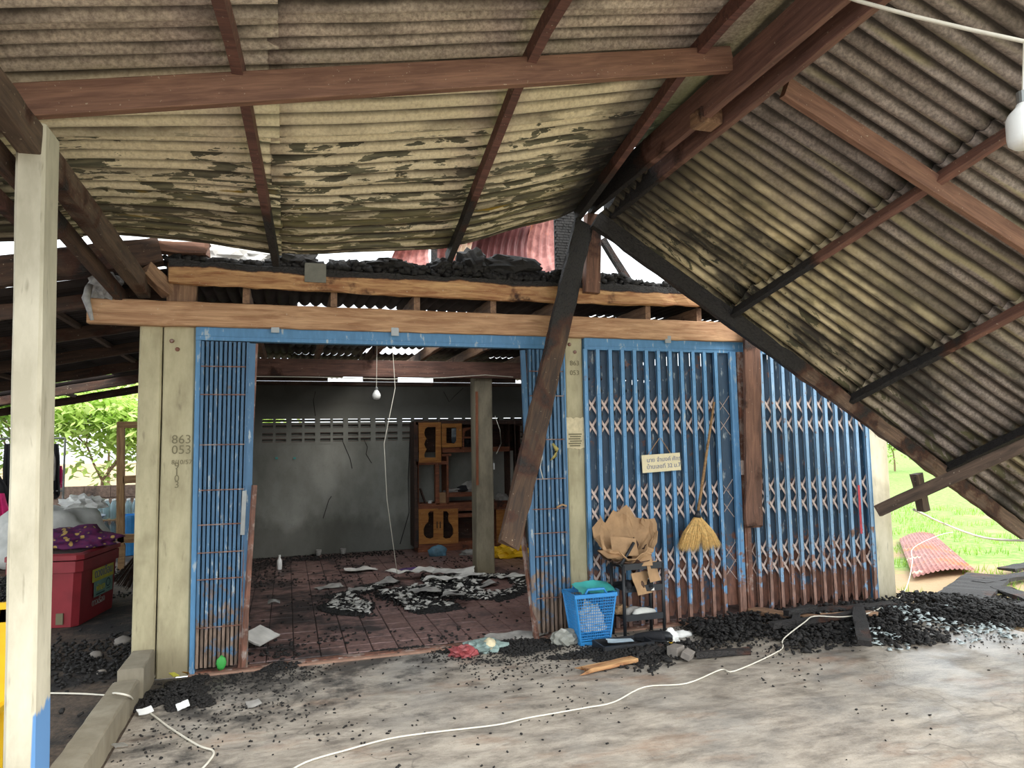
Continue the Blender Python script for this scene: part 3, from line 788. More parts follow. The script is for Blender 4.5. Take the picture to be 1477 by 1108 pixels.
s2 = stack(2.615, .036, 9, .02, 'blue gate leaf folded against the middle post, behind the leaning charred board')
MB().bar((2.555, -.02, 2.40), (2.615, -.03, .03), .04, .03).build('lock_stile', 'blue_stack', s2)
beam('rusty_angle_bar', A(367, 700, -.07), A(350, 962, -.10), .035, .03, 'rusty', 'rusty steel angle bar leaning on the left folded gate', 'bar')
beam('rusty_angle_bar', A(750, 742, .1), A(774, 922, -.06), .04, .03, 'rusty', 'rusty steel angle bar leaning on the right folded gate', 'bar')

# ================================================================== CARPORT ROOF
ZR = [(-1.8, 3.02), (-.8, 3.12), (-.55, 3.17), (.1, 3.15), (.6, 3.09), (.83, 3.09), (1.19, 3.13), (1.86, 3.21), (2.2, 3.31), (2.58, 3.44), (2.84, 3.53), (3.1, 3.66), (3.4, 3.75)]
def zl(x, y):
    t = min(1, max(0, (y + 2.2) / 2.1)); return lerp(3.50 + .195 * (x - .45), interp(x, ZR), t)
roofL = thing('carport_roof', (1., -2.2, 3.4), 'left slope of the carport roof, corrugated cement sheets peeling near the house', 'roof')
YE = [-.12 - .485 * i for i in range(9)]; XE = [-1.9, -.72, .60, 1.97, 3.17]
for r_ in range(8):
    for k in range(4):
        y1, y0 = YE[r_] + .05, YE[r_ + 1]; dz = .006 * k + U(0, .006); sg = U(-.012, .012)
        if r_ == 0: y1 = YE[0]
        def zf(x, y, a=dz, y0=y0, y1=y1, sg=sg, r_=r_):
            t = (y - y0) / (y1 - y0); e = 0
            if r_ < 1: e = -.02 * mnoise.noise(Vector((x * 2.2, 7, 0))) - .02
            return zl(x, y) + a + .034 * (1 - t) + sg * t + e * t + .010 * mnoise.noise(Vector((x * 1.3, y * 2.1, 4)))
        amp = .026 if r_ > 1 else (.021 if r_ == 1 else .014)
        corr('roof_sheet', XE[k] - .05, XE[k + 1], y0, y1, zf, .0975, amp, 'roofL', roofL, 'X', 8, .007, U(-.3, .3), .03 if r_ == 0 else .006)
E0 = Vector((6.571, -.386, 1.308)); R0 = Vector((3.28, -.25, 3.45)); E1 = Vector((6.96, -2.285, 2.252)); R1 = Vector((3.4, -2.3, 3.772))
def SR(u, v): return (R0 * (1 - u) + E0 * u) * (1 - v) + (R1 * (1 - u) + E1 * u) * v
def SN(u, v): 
    a = SR(u + .01, v) - SR(u - .01, v); b = SR(u, v + .01) - SR(u, v - .01); return b.cross(a).normalized() * (1 if b.cross(a).z > 0 else -1)
roofR = thing('carport_roof', (5.2, -1.5, 2.6), 'collapsed right slope of the carport roof, sooty cement sheets tilting to the ground', 'roof')
UE = [-.02, .345, .707, 1.05, 1.33]
for r_ in range(8):
    for k in range(4):
        v0, v1 = .0 + .245 * r_, .0 + .245 * (r_ + 1) + .025
        dz = .05 + .012 * (3 - k) + U(0, .012); 
        def zf(x, y, a=dz, v0=v0, v1=v1):
            n = SN(x, y); t = (y - v0) / (v1 - v0)
            return (SR(x, y) + n * (a + .030 * t + .02 * mnoise.noise(Vector((x * 4, y * 3, 2)))), n)
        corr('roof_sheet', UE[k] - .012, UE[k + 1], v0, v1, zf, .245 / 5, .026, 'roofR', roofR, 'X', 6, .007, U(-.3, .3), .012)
# purlins, left slope
def purl(x_f, x_r, y_f, y_r, label, dz=.075, wd=.05, ht=.09, mat='purlin'):
    n = 8; pts = []
    for i in range(n + 1):
        t = i / n; x = lerp(x_f, x_r, t); y = lerp(y_f, y_r, t); pts.append(Vector((x, y, zl(x, min(y, -.1)) - dz)))
    mb = MB()
    for i, p in enumerate(pts):
        for (a, b) in ((-1, -1), (1, -1), (1, 1), (-1, 1)): mb.v.append((p.x + a * wd / 2 + U(-.002, .002), p.y, p.z + b * ht / 2 + U(-.002, .002)))
    for i in range(n):
        for j in range(4): mb.f.append((i * 4 + j, i * 4 + (j + 1) % 4, (i + 1) * 4 + (j + 1) % 4, (i + 1) * 4 + j))
    mb.f.append((3, 2, 1, 0)); mb.f.append(tuple(n * 4 + j for j in range(4)))
    o = mb.build('purlin', mat); tag(o, label, 'purlin'); return o
purl(-.98, -.95, -4.0, -.2, 'purlin under the left roof slope outside the front post')
purl(.30, .57, -4.0, .0, 'purlin under the left roof slope nearest the front post, its end charred')
purl(1.86, 1.92, -4.0, -.02, 'purlin under the middle of the left roof slope, black at the house end')
purl(2.86, 3.03, -4.0, -.15, 'purlin under the left roof slope tight beside the ridge beams')
# ridge timbers
def P_(x, y, z): return Vector((x, y, z))
beam('ridge_beam', (3.17, -4.2, 3.80), (3.17, -.12, 3.70), .05, .21, 'wood_ridge', 'left plank of the double ridge beam, reddish brown turning black towards the house', rough=.003)
beam('ridge_beam', (3.31, -4.2, 3.77), (3.31, -.15, 3.62), .05, .19, 'wood_ridge', 'right plank of the double ridge beam, lower and darker', rough=.003)
q = A(1080, 132, -2.05)
beam('spacer_block', (3.2, -1.95, 3.66), (3.2, -1.83, 3.66), .16, .10, 'wood_joist', 'short pale wooden block between the two ridge planks', 'block')
# ridge capping
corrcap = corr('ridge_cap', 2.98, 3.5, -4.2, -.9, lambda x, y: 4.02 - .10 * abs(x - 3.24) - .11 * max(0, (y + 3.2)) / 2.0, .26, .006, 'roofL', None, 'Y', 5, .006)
tag(corrcap, 'grey cement ridge capping seen in the gap beside the ridge beams', 'capping')
# rafters
beam('rafter', (-.52, -2.24, 3.105), (3.15, -2.24, 3.86), .05, .15, 'wood_brown', 'brown rafter rising from the front post to the ridge', 'rafter')
beam('rafter', R1 + Vector((.08, 0, -.07)), SR(1.15, 1) + Vector((0, 0, -.07)), .05, .13, 'wood_brown', 'brown rafter running down the right slope from the ridge', 'rafter')
beam('rafter', SR(-.04, 0) + Vector((.0, -.03, -.03)), SR(1.33, 0) + Vector((.02, -.05, -.03)), .06, .14, 'char_raf', 'charred black rafter along the broken rear edge of the right slope', 'rafter', rough=.008)
for k, (u, lab) in enumerate(((.345, 'upper purlin under the collapsed right slope, blackened at its lower end'), (.707, 'middle purlin under the collapsed right slope'), (1.02, 'lowest purlin under the collapsed right slope, near the eave timber'))):
    n0 = SN(u, .0) * -.005
    beam('purlin', SR(u, -.0) + Vector((0, .02, 0)), SR(u, 1.75), .05, .09, 'purlinR', lab, 'purlin', up=SN(u, .5), rough=.003)
# eave timbers
beam('eave_beam', (-.46, -3.2, 3.05), (-.36, .06, 2.80), .09, .14, 'wood_grey', 'weathered eave timber running from the front post back to the house corner', rough=.004)
beam('eave_beam', (-.58, -2.95, 2.97), (-.50, .10, 2.72), .05, .10, 'wood_dark', 'thin dark timber beside the weathered eave timber')
a = A(1266, 737, -.22); a2 = A(1376, 699, -.50); a3 = A(1477, 648, -1.15)
ev = beam('eave_beam', a, a3 + (a3 - a2) * .8, .07, .11, 'wood_grey', 'fallen weathered eave timber crossing in front of the right post', rough=.003)
beam('wooden_block', A(1321, 682, -.38), A(1333, 738, -.38), .085, .085, 'wood_grey', 'splintered short wooden stub nailed to the fallen eave timber', 'block', up=(0, 1, 0), rough=.008, ragged=(.02, .02))
# hanging boards
beam('charred_board', A(842, 322, -.18), A(733, 792, -.55), .18, .045, 'char_diag', 'long charred board hanging slantwise across the doorway from the ridge', 'board', up=(.2, -1, 0), rough=.007, ragged=(0, .16), seed=8)
q = A(762, 722, -.53)
beam('hanging_board', A(1084, 470, -.13), A(1087, 762, -.13), .17, .035, 'wood_hang', 'brown scorched board hanging upright in front of the gate lock', 'board', up=(0, -1, 0), rough=.005, ragged=(0, .05))
# charred logs at the left end of the plank
beam('charred_log', A(-60, 402, -.15), A(232, 362, -.02), .16, .19, 'wood_dark', 'thick charred log lying from the yard side towards the corner post', 'log', rough=.015)
beam('charred_log', A(228, 356, -.04), A(305, 362, -.04), .10, .085, 'wood_hang', 'short orange and black log end above the corner post', 'log', rough=.006, ragged=(0, .05))
beam('wooden_stub', A(207, 385, -.12), A(248, 425, .02), .09, .10, 'wood_joist', 'broken timber end beside the corner stud', 'stub', rough=.01, ragged=(.03, .03))

# ================================================================== YARD SIDE (left)
# lean-to roof sloping down away from the house
lt = thing('lean_to_roof', (-1.8, 3, 2.2), 'dark lean-to roof of sheets on rafters beside the house, over the cooler', 'roof')
def zlt(x, y): return 2.93 + .195 * (x + .2) - .06 * (y / 6) + (.0 if y > .5 else 0)
for i in range(3):
    for j in range(6):
        if (i, j) == (1, 4): continue
        corr('roof_sheet', -4.4 + i * 1.42, -2.93 + i * 1.42, .05 + j * 1.0, 1.12 + j * 1.0, lambda x, y: zlt(x, y) + .004 * j + .006 * i, .1, .02, M['burntsheet'], lt, 'X', 3)
for k, yy in enumerate((.25, 1.35, 2.5, 3.7, 4.9, 6.05)):
    a = (-.14, yy, zlt(-.14, yy) - .09); b = (-4.4, yy + U(-.05, .05), zlt(-4.4, yy) - .09)
    beam('lean_to_rafter', a, b, .05, .11, 'wood_dark', ['lean-to rafter nearest the front post, charred', 'second lean-to rafter back from the front post', 'third lean-to rafter back from the front post', 'fourth lean-to rafter, over the red cooler',
         'fifth lean-to rafter, next to the last', 'last lean-to rafter along the bright opening to the trees'][k], 'rafter', rough=.004)
for k, xx in enumerate((-1.1, -2.3, -3.6)):
    beam('lean_to_purlin', (xx, .0, zlt(xx, 0) - .035), (xx, 6.1, zlt(xx, 6) - .035), .045, .045, 'wood_grey', ['thin roof batten of the lean-to closest to the house wall', 'thin middle batten under the lean-to roof', 'outermost thin batten under the lean-to roof'][k], 'batten')
post('concrete_post', -3.9, -3.76, 5.9, 6.04, 2.05, 'post_in', 'far slim post holding the low outer corner of the lean-to roof')
# yard block wall
bw = thing('block_wall', (-3.5, 8.1, 0), 'low dark wall of concrete blocks closing the back of the yard', 'wall')
bme = MB().box((.004, 0, .004), (.396, .12, .196)).mesh('block')
for j in range(5):
    for i in range(18):
        link('block', bme, M['block'], bw, T(-7.4 + .4 * i - (.2 if j % 2 else 0), 8.0 + U(-.004, .004), .21 * j))
MB().box((-7.6, 8.015, 0), (-.2, 8.11, 1.03)).build('mortar', 'block', bw)
# trees beyond the wall
def tree(c, r, h, mat, label, n=1500, seed=1, leaf=.12, bare=False):
    rs = random.Random(seed); t = thing('tree', c, label, 'tree', None)
    mb = MB(); tips = []
    def br(p, d, L, rad, dep):
        q = p + d * L; mb.tube([p, (p + q) / 2 + Vector((rs.uniform(-.05, .05), rs.uniform(-.05, .05), 0)) * L, q], [rad, rad * .8, rad * .6], 5)
        tips.append(q)
        if dep == 0: return
        for _ in range(3):
            nd = (d + Vector((rs.uniform(-.9, .9), rs.uniform(-.9, .9), rs.uniform(-.2, .5)))).normalized(); br(q, nd, L * .68, rad * .55, dep - 1)
    br(Vector(c), Vector((rs.uniform(-.1, .1), 0, 1)), h * .38, .05, 3)
    mb.build('trunk', 'bark', t)
    lb = MB()
    for k in range(n):
        q = rs.choice(tips) + Vector((rs.gauss(0, r * .28), rs.gauss(0, r * .28), rs.gauss(0, r * .22)))
        a = rs.uniform(0, 6.28); e = rs.uniform(-.8, .8); d = Vector((math.cos(a) * math.cos(e), math.sin(a) * math.cos(e), math.sin(e))); s_ = Vector((-d.y, d.x, rs.uniform(-.4, .4))).normalized()
        L = leaf * rs.uniform(.6, 1.3); lb.add([q, q + d * L * .5 + s_ * L * .22, q + d * L, q + d * L * .5 - s_ * L * .22], [(0, 1, 2, 3)])
    tag(lb.build('foliage', mat, t), kind='stuff')
for k, (x, y, r_, h, lab) in enumerate(((-2.9, 10.2, 1.0, 2.9, 'young feathery tree behind the block wall, seen between post and door frame'), (-4.6, 11.5, 1.3, 3.6, 'pale green tree behind the block wall, beside the clothes rack'),
        (-1.4, 11.8, 1.2, 3.2, 'leafy tree behind the block wall, at the house end'), (-6.2, 13.5, 1.6, 4.2, 'tall pale tree far behind the block wall'), (-3.8, 15.0, 1.7, 4.4, 'tall yellow-green tree far behind the young feathery tree'), (-7.4, 11, 1.3, 3.4, 'leafy tree left of the clothes rack, behind the block wall'))):
    tree((x, y, -.05), r_, h, 'leafA' if k % 2 == 0 else 'leafB', lab, 4200, 20 + k, .22)
# far hedge on the right
for k, (x, y) in enumerate(((24, 19), (29, 22), (34, 21), (40, 24), (20, 22))):
    tree((x, y, .0), 1.6, 2.6, 'leafB', ['bush at the far edge of the lawn by the right post', 'second bush along the far edge of the lawn', 'third bush along the far edge of the lawn', 'farthest bush on the lawn edge', 'bush behind the right post at the lawn edge'][k], 1500, 50 + k, .3)

# cooler
ca = G(112, 905); cb2 = G(168, 874); ux = (cb2 - ca).normalized(); uy = Vector((-ux.y, ux.x, 0)); H = .60; LS, LF = (cb2 - ca).length, .62
def CC(a, b, z): return ca + ux * a + uy * b + Vector((0, 0, z))
ct = thing('ice_cooler', CC(LS / 2, LF / 2, 0), 'big red plastic ice cooler with a yellow and green poster, dirty lid', 'cooler')
mb = MB(); n = 4
def ringc(a0, a1, b0, b1, z, c=.05):
    return [CC(a0 + c, b0, z), CC(a1 - c, b0, z), CC(a1, b0 + c, z), CC(a1, b1 - c, z), CC(a1 - c, b1, z), CC(a0 + c, b1, z), CC(a0, b1 - c, z), CC(a0, b0 + c, z)]
def loft(rings, cap=True):
    m = MB(); k = len(rings[0])
    for r_ in rings: m.v += [tuple(v) for v in r_]
    for i in range(len(rings) - 1):
        for j in range(k): m.f.append((i * k + j, i * k + (j + 1) % k, (i + 1) * k + (j + 1) % k, (i + 1) * k + j))
    if cap: m.f.append(tuple(range(k))[::-1]); m.f.append(tuple((len(rings) - 1) * k + j for j in range(k)))
    return m
loft([ringc(.02, LS - .02, .02, LF - .02, 0), ringc(0, LS, 0, LF, H - .10), ringc(-.02, LS + .02, -.02, LF + .02, H - .10), ringc(-.02, LS + .02, -.02, LF + .02, H)]).build('body', 'red', ct)
ld = loft([ringc(-.03, LS + .03, -.03, LF + .03, H + .012), ringc(-.03, LS + .03, -.03, LF + .03, H + .055), ringc(.0, LS, .0, LF, H + .07)]).build('lid', 'red', ct)
loft([ringc(.03, LS - .03, .03, LF - .03, H + .071), ringc(.03, LS - .03, .03, LF - .03, H + .075)]).build('lid_grime', 'reddark', ld)
MB().box((-.03, -.02, 0), (.03, .0, .10), Matrix.Translation(CC(.0, .16, .03)) @ Matrix.Rotation(math.atan2(ux.y, ux.x) + math.pi / 2, 4, 'Z')).build('drain_plug', 'inkgrey', ct)
def CQ(a, z, off=.004): return CC(a, -off, z)
rz = math.atan2(ux.y, ux.x)
def cpanel(a0, a1, z0, z1, off, mat, name, nm=None):
    mb = MB().add([CQ(a0, z0, off), CQ(a1, z0, off), CQ(a1, z1, off), CQ(a0, z1, off), CQ(a0, z0, off - .003), CQ(a1, z0, off - .003), CQ(a1, z1, off - .003), CQ(a0, z1, off - .003)], [(0, 1, 2, 3), (7, 6, 5, 4), (0, 4, 5, 1), (1, 5, 6, 2), (2, 6, 7, 3), (3, 7, 4, 0)])
    return mb.build(name, mat, ct)
cpanel(.32, .76, .20, .36, .006, 'aqua', 'poster_picture'); cpanel(.27, .77, .35, .47, .009, 'yellowp', 'poster_heading')
text('ดวงเดือน', .115, Matrix.Translation(CQ(.31, .385, .011)) @ Matrix.Rotation(rz, 4, 'Z') @ RX, 'ink', ct)
text('พัทยา', .09, Matrix.Translation(CQ(.36, .25, .009)) @ Matrix.Rotation(rz, 4, 'Z') @ RX, 'yellowp', ct)
mb = MB()
for k in range(12):
    a = 2 * math.pi * k / 12; b_ = 2 * math.pi * (k + 1) / 12; f = lambda t, r_: CQ(.64 + r_ * math.cos(t), .295 + r_ * .8 * math.sin(t), .0095)
    mb.add([f(a, .055), f(b_, .055), f(b_, .04), f(a, .04)], [(0, 1, 2, 3)])
mb.add([CQ(.60, .232, .0095), CQ(.69, .232, .0095), CQ(.69, .24, .0095), CQ(.60, .24, .0095)], [(0, 1, 2, 3)])
mb.add([CQ(.36, .215, .0095), CQ(.56, .215, .0095), CQ(.56, .228, .0095), CQ(.36, .228, .0095)], [(0, 1, 2, 3)])
mb.build('emblem', plain('dark_teal', (36, 70, 84)), ct)
text('ดาวเรือง', .09, Matrix.Translation(CQ(.28, .125, .004)) @ Matrix.Rotation(rz, 4, 'Z') @ RX, 'greypaper', ct)
# on the cooler
q = CC(.45, .30, H + .078)
o = crumple('cloth_bundle', q, (.40, .22, .13), 'floral', None, 4, .45, 2.5, 4); tag(o, 'purple floral cloth bundle on the red cooler lid', 'cloth')
q = CC(.22, .85, .30)
o = crumple('white_sack', (-1.75, 3.2, .42), (.58, .40, .44), 'sack', None, 9, .30, 1.6, 4); tag(o, 'bulging white plastic sack behind the red cooler', 'sack')
tb = thing('low_table', (-1.8, 3.3, 0), 'low dark wooden table under the white sack', 'table')
MB().box((-2.6, 2.9, .36), (-1.25, 3.7, .41)).build('tabletop', 'wood_dark', tb)
for (x, y) in ((-2.55, 2.95), (-1.35, 2.95), (-2.55, 3.6), (-1.35, 3.6)): MB().box((x, y, 0), (x + .06, y + .06, .36)).build('leg', 'wood_dark', tb)
o = crumple('plastic_bag', (-1.5, 3.35, .98), (.2, .18, .10), 'white', None, 12, .6, 3, 3, sharp=True); tag(o, 'knotted white plastic bag on top of the white sack', 'bag')
# bottles on a bench
bn = thing('bench', (-1.75, 7.4, 0), 'low bench at the block wall carrying the water bottles', 'bench')
MB().box((-2.9, 7.1, .14), (-.6, 7.75, .19)).build('seat', 'wood_dark', bn)
for x in (-2.8, -.75): MB().box((x, 7.15, 0), (x + .08, 7.7, .14)).build('leg', 'wood_dark', bn)
bt = MB().lathe([(.035, 0), (.043, .01), (.043, .21), (.04, .235), (.016, .285), (.016, .30)], (0, 0, 0), 12)
bt_me = bt.mesh('water_bottle'); cap_me = MB().lathe([(.018, .29), (.018, .315)], (0, 0, 0), 10).mesh('cap')
bx0 = A(140, 770, 7.2).x; k = 0
for lay in range(2):
    for row in range(2):
        for i in range(9):
            o = link('water_bottle', bt_me, M['bottle'], None, T(bx0 + .105 * i, 7.22 + .11 * row, .19 + .345 * lay), True)
            link('cap', cap_me, M['white'], o, Matrix.Translation(o.location))
            tag(o, 'clear water bottle, %s row, %s layer on the bench, %s from the front post' % (('front', 'back')[row], ('lower', 'upper')[lay], ('first', 'second', 'third', 'fourth', 'fifth', 'sixth', 'seventh', 'eighth', 'ninth')[i]), 'bottle', 'water bottles on the bench')
o = MB().box((bx0 - .07, 7.15, .512), (bx0 + .93, 7.42, .534)).build('cardboard_divider', 'kraft'); tag(o, 'cardboard tray between the two layers of water bottles', 'tray')
def tubth(name, c, r, h, mat, label, cat): 
    t = thing(name, c, label, cat); MB().lathe([(r * .8, 0), (r, h * .9), (r * 1.08, h * .9), (r * 1.08, h), (r * .92, h), (r * .9, h * .85), (r * .5, h * .82)], c, 18).build('body', mat, t)
    return t
qb = A(189, 768, 6.9); tubth('blue_bucket', (qb.x, 6.9, 0), .17, .62, 'basket', 'blue plastic barrel seen through the wooden door frame', 'bucket')
t = thing('basin_stack', (-2.35, 7.0, 0), 'grey and pink plastic basins stacked beside the water bottles', 'basin')
MB().lathe([(.26, 0), (.36, .38), (.37, .40), (.3, .40)], (-2.35, 6.7, .0), 18).build('basin', plain('pink_basin', (170, 110, 120)), t)
MB().lathe([(.26, .42), (.34, .62), (.36, .64), (.3, .66), (.05, .68)], (-2.35, 6.7, .0), 18).build('basin', plain('grey_basin', (120, 130, 146)), t)
# wooden door/window frame leaning
df = thing('door_frame', (-1.2, 6.2, 0), 'unpainted wooden door frame with an open door standing behind the corner posts', 'door frame')
Yd = 5.3
def AB(px, py, y=Yd): return A(px, py, y)
for (p0, p1, wd) in (((174.5, 609), (174, 786), .075), ((170, 613), (226, 613), .07), ((178, 692), (222, 690), .08), ((170, 777), (226, 776), .09), ((222, 609), (222, 786), .075)):
    a, b = AB(*p0), AB(*p1); beam('frame_member', a, b, .06, wd * 1.3, 'wood_light', parent=df, up=(1, 0, 0) if abs((b - a).z) > abs((b - a).x) else (0, 0, 1))
a, b = AB(197, 618), AB(228, 772); MB().box((a.x, Yd + .05, b.z), (b.x, Yd + .09, a.z)).build('door_panel', 'wood_joist', df)
a, b = AB(197, 618), AB(206, 772); MB().box((a.x, Yd + .03, b.z), (b.x, Yd + .05, a.z)).build('door_stile', 'wood_light', df)
zb = AB(174, 786).z
a = AB(171, 786); MB().box((a.x, Yd - .02, 0), (a.x + .08, Yd + .04, zb)).build('foot', 'wood_light', df)
a = AB(222, 786); MB().box((a.x - .03, Yd - .02, 0), (a.x + .05, Yd + .04, zb)).build('foot', 'wood_light', df)
# thatch broom / straw mat
q = A(196, 828, 3.2); t = thing('straw_broom', (q.x, 3.2, 0), 'worn brown straw broom standing behind the cooler', 'broom')
mb = MB()
for k in range(160):
    a = U(-.9, .9); b_ = U(-.3, .3); p0 = Vector((q.x + .12, 3.2, .62)); p1 = p0 + Vector((math.sin(a) * .30 - .12, b_ * .3, -.52 * math.cos(a * .7)))
    mb.bar(p0, p1, .006, .003)
tag(mb.build('bristles', 'wood_dark', t), kind='stuff'); MB().tube([(q.x + .12, 3.2, .6), (q.x + .3, 3.3, 1.3)], .014).build('handle', 'wood_grey', t)
# clothes rack with clothes
cr_ = thing('clothes_rack', (-3.0, 5.2, 0), 'thin metal clothes rack behind the front post', 'rack')
a = A(94, 632, 5.2); b = A(-60, 626, 5.2); a2 = A(97, 745, 5.2)
MB().tube([(a.x, 5.2, .0), (a.x, 5.2, a.z)], .014, 8).build('upright', 'steel', cr_); MB().tube([(a.x, 5.2, a.z), (b.x, 5.2, a.z)], .014, 8).build('rail', 'steel', cr_)
MB().tube([(b.x, 5.2, .0), (b.x, 5.2, a.z)], .014, 8).build('upright', 'steel', cr_)
MB().tube([(a.x, 4.95, .02), (a.x, 5.45, .02)], .014, 8).build('foot', 'steel', cr_); MB().tube([(b.x, 4.95, .02), (b.x, 5.45, .02)], .014, 8).build('foot', 'steel', cr_)
MB().tube([(a.x, 5.2, A(0, 711, 5.2).z), (b.x, 5.2, A(0, 711, 5.2).z)], .012, 8).build('rail', 'steel', cr_)
def garment(name, px0, px1, py0, py1, y, mat, label, seed):
    n, m = 14, 14; vs = []
    for j in range(m + 1):
        for i in range(n + 1):
            u, v = i / n, j / m; wk = .55 + .45 * min(1, v * 3) + .08 * math.sin(v * 7 + seed)
            p = A(lerp((px0 + px1) / 2 - (px1 - px0) / 2 * wk, (px0 + px1) / 2 + (px1 - px0) / 2 * wk, u), lerp(py0, py1, v) + (4 * math.sin(u * 11 + seed) if j == m else 0), y)
            vs.append((p.x, y + .04 * math.sin(u * 17 + seed) * (.3 + v), p.z))
    k = len(vs); vs += [(a_, b_ + .05, c_) for a_, b_, c_ in vs]; W_ = n + 1
    fs = [(j * W_ + i, j * W_ + i + 1, (j + 1) * W_ + i + 1, (j + 1) * W_ + i) for j in range(m) for i in range(n)]
    fs = fs + [tuple(i + k for i in f)[::-1] for f in fs]
    for j in range(m): fs.append((j * W_, (j + 1) * W_, (j + 1) * W_ + k, j * W_ + k)); fs.append((j * W_ + n, j * W_ + n + k, (j + 1) * W_ + n + k, (j + 1) * W_ + n))
    o = MB().add(vs, fs).build(name, mat, None, True); tag(o, label, 'clothing')
garment('black_garment', 70, 86, 640, 716, 5.2, 'blackcloth', 'black garment hanging on the rack just right of the front post', 1)
garment('grey_garment', 66, 78, 646, 690, 5.12, 'greypaper', 'small grey patterned garment hanging beside the black one', 4)
garment('black_garment', 2, 22, 640, 740, 5.2, 'blackcloth', 'long black garment on the rack left of the front post', 2)
garment('dark_garment', -30, 8, 686, 740, 5.1, 'blackcloth', 'short dark garment at the picture edge left of the front post', 5)
garment('pink_cloth', -20, 11, 712, 776, 5.0, 'pink', 'bright pink cloth hanging low at the picture edge', 3)
garment('pink_garment', 84, 89, 672, 700, 5.25, 'pink', 'sliver of a pink garment behind the black garment', 6)
# yellow chair edge behind the front post
yc = thing('plastic_chair', (-.72, -1.75, 0), 'yellow plastic chair mostly outside the picture left of the front post', 'chair')
MB().box((-.98, -2.0, .40), (-.60, -1.62, .43)).build('seat', 'yellow', yc)
mb = MB()
for z0, z1, x0_ in ((.43, .86, -.98),):
    mb.box((x0_, -1.64, z0), (x0_ + .05, -1.61, z1)); mb.box((-.645, -1.64, z0), (-.60, -1.61, z1)); mb.box((x0_, -1.64, .80), (-.60, -1.61, .89))
mb.build('backrest', 'yellow', yc)
for (x, y) in ((-.97, -1.99), (-.65, -1.99), (-.97, -1.67), (-.65, -1.67)): MB().box((x, y, 0), (x + .05, y + .04, .40)).build('leg', 'yellow', yc)
# curb blocks
def curb(y0, y1, z, label, dx=0.):
    mb = MB(); n = max(3, int((y1 - y0) / .1)); c = .012
    for i in range(n + 1):
        y = lerp(y0, y1, i / n); r_ = lambda: U(-.004, .004)
        for (a, b) in ((-.385, 0), (-.235, 0), (-.235, z - c), (-.245, z), (-.375, z), (-.385, z - c)): mb.v.append((a + dx + r_(), y, b + (r_() if b else 0)))
    for i in range(n):
        for j in range(6): mb.f.append((i * 6 + j, i * 6 + (j + 1) % 6, (i + 1) * 6 + (j + 1) % 6, (i + 1) * 6 + j))
    mb.f.append(tuple(range(6))[::-1]); mb.f.append(tuple(n * 6 + j for j in range(6)))
    o = mb.build('curb_block', 'curb'); tag(o, label, 'curb')
curb(-.46, -.03, .215, 'broken taller concrete curb piece against the corner posts', .02)
curb(-3.6, -.49, .15, 'long low concrete curb running towards the viewer from the corner posts')

# ================================================================== LOOSE DEBRIS
rs = np.random.RandomState(3)
def nz2(x, y, s_, o_=0.): return np.array([mnoise.noise(Vector((a * s_ + o_, b * s_, o_))) for a, b in zip(x, y)])
def heap_h(x, y):
    e = np.clip((x - 2.9) / .6, 0, 1) * np.clip((8.3 - x) / 1.6, 0, 1)
    front_ = -1.12 + .16 * np.sin(x * 2.1) + .10 * np.sin(x * 5.3 + 1) - .15 * np.clip((x - 5.6), 0, 1)
    t = np.clip((y - front_) / .45, 0, 1) * np.clip((.05 - y) / .08 + (x > 6.45), 0, 1)
    return e * t
n = 70000; x = rs.uniform(2.8, 8.4, n); y = rs.uniform(-1.5, .9, n)
hh = heap_h(x, y) * np.where((x > 6.45) & (y > .1), np.clip(1 - (y - .1) / .7, 0, 1), 1)
ok = (~((y > -.10) & (x < 6.46))) & (rs.uniform(0, 1, n) < hh * 1.1 * np.clip(.75 + nz2(x, y, 1.7) * 1.3, 0.05, 1)) & ~((x < 3.9) & (y > -.62))
x, y, hh = x[ok], y[ok], hh[ok]
z = rs.uniform(0, 1, len(x)) ** 1.2 * .075 * hh + .008 - np.clip((x - 6.42) / 1.5, 0, 1) * .10 * (x > 6.42)
chunks('charcoal_heap', np.stack([x, y, z], 1), rs.uniform(.006, .022, len(x)) * rs.choice([1, 1, 1, 1.7], len(x)), 'coal', 'long heap of black charcoal crumbs spread along the foot of the closed gate', 'charcoal', seed=2)
n = 800; x = rs.uniform(5.0, 7.0, n); y = rs.uniform(-1.35, -.35, n); ok = (nz2(x, y, 2.3, 8) > .02); x, y = x[ok], y[ok]
chunks('pale_flakes', np.stack([x, y, np.where(x > 6.42, -.03, .06 * heap_h(x, y) + .012)], 1), rs.uniform(.012, .035, len(x)), 'white_flake', 'pale bluish-white flakes scattered through the right part of the charcoal heap', 'flakes', flat=.12, seed=13)
# crumbs over the slab
n = 9000; x = rs.uniform(-.2, 6.3, n); y = -.08 - rs.exponential(.55, n)
w_ = np.clip(.05 + nz2(x, y, 1.1, 4) * 1.2 + .5 * np.exp(-((x - .1) / .7) ** 2) + .35 * np.exp(-((x - 2.2) / .6) ** 2) + .3 * (y > -.35), .03, 1)
ok = (rs.uniform(0, 1, n) < w_) & (y > -3.4); x, y = x[ok], y[ok]
chunks('charcoal_crumbs', np.stack([x, y, np.full(len(x), .004)], 1), rs.uniform(.004, .012, len(x)), 'coal', 'scattered black crumbs over the worn concrete slab', 'charcoal', seed=3)
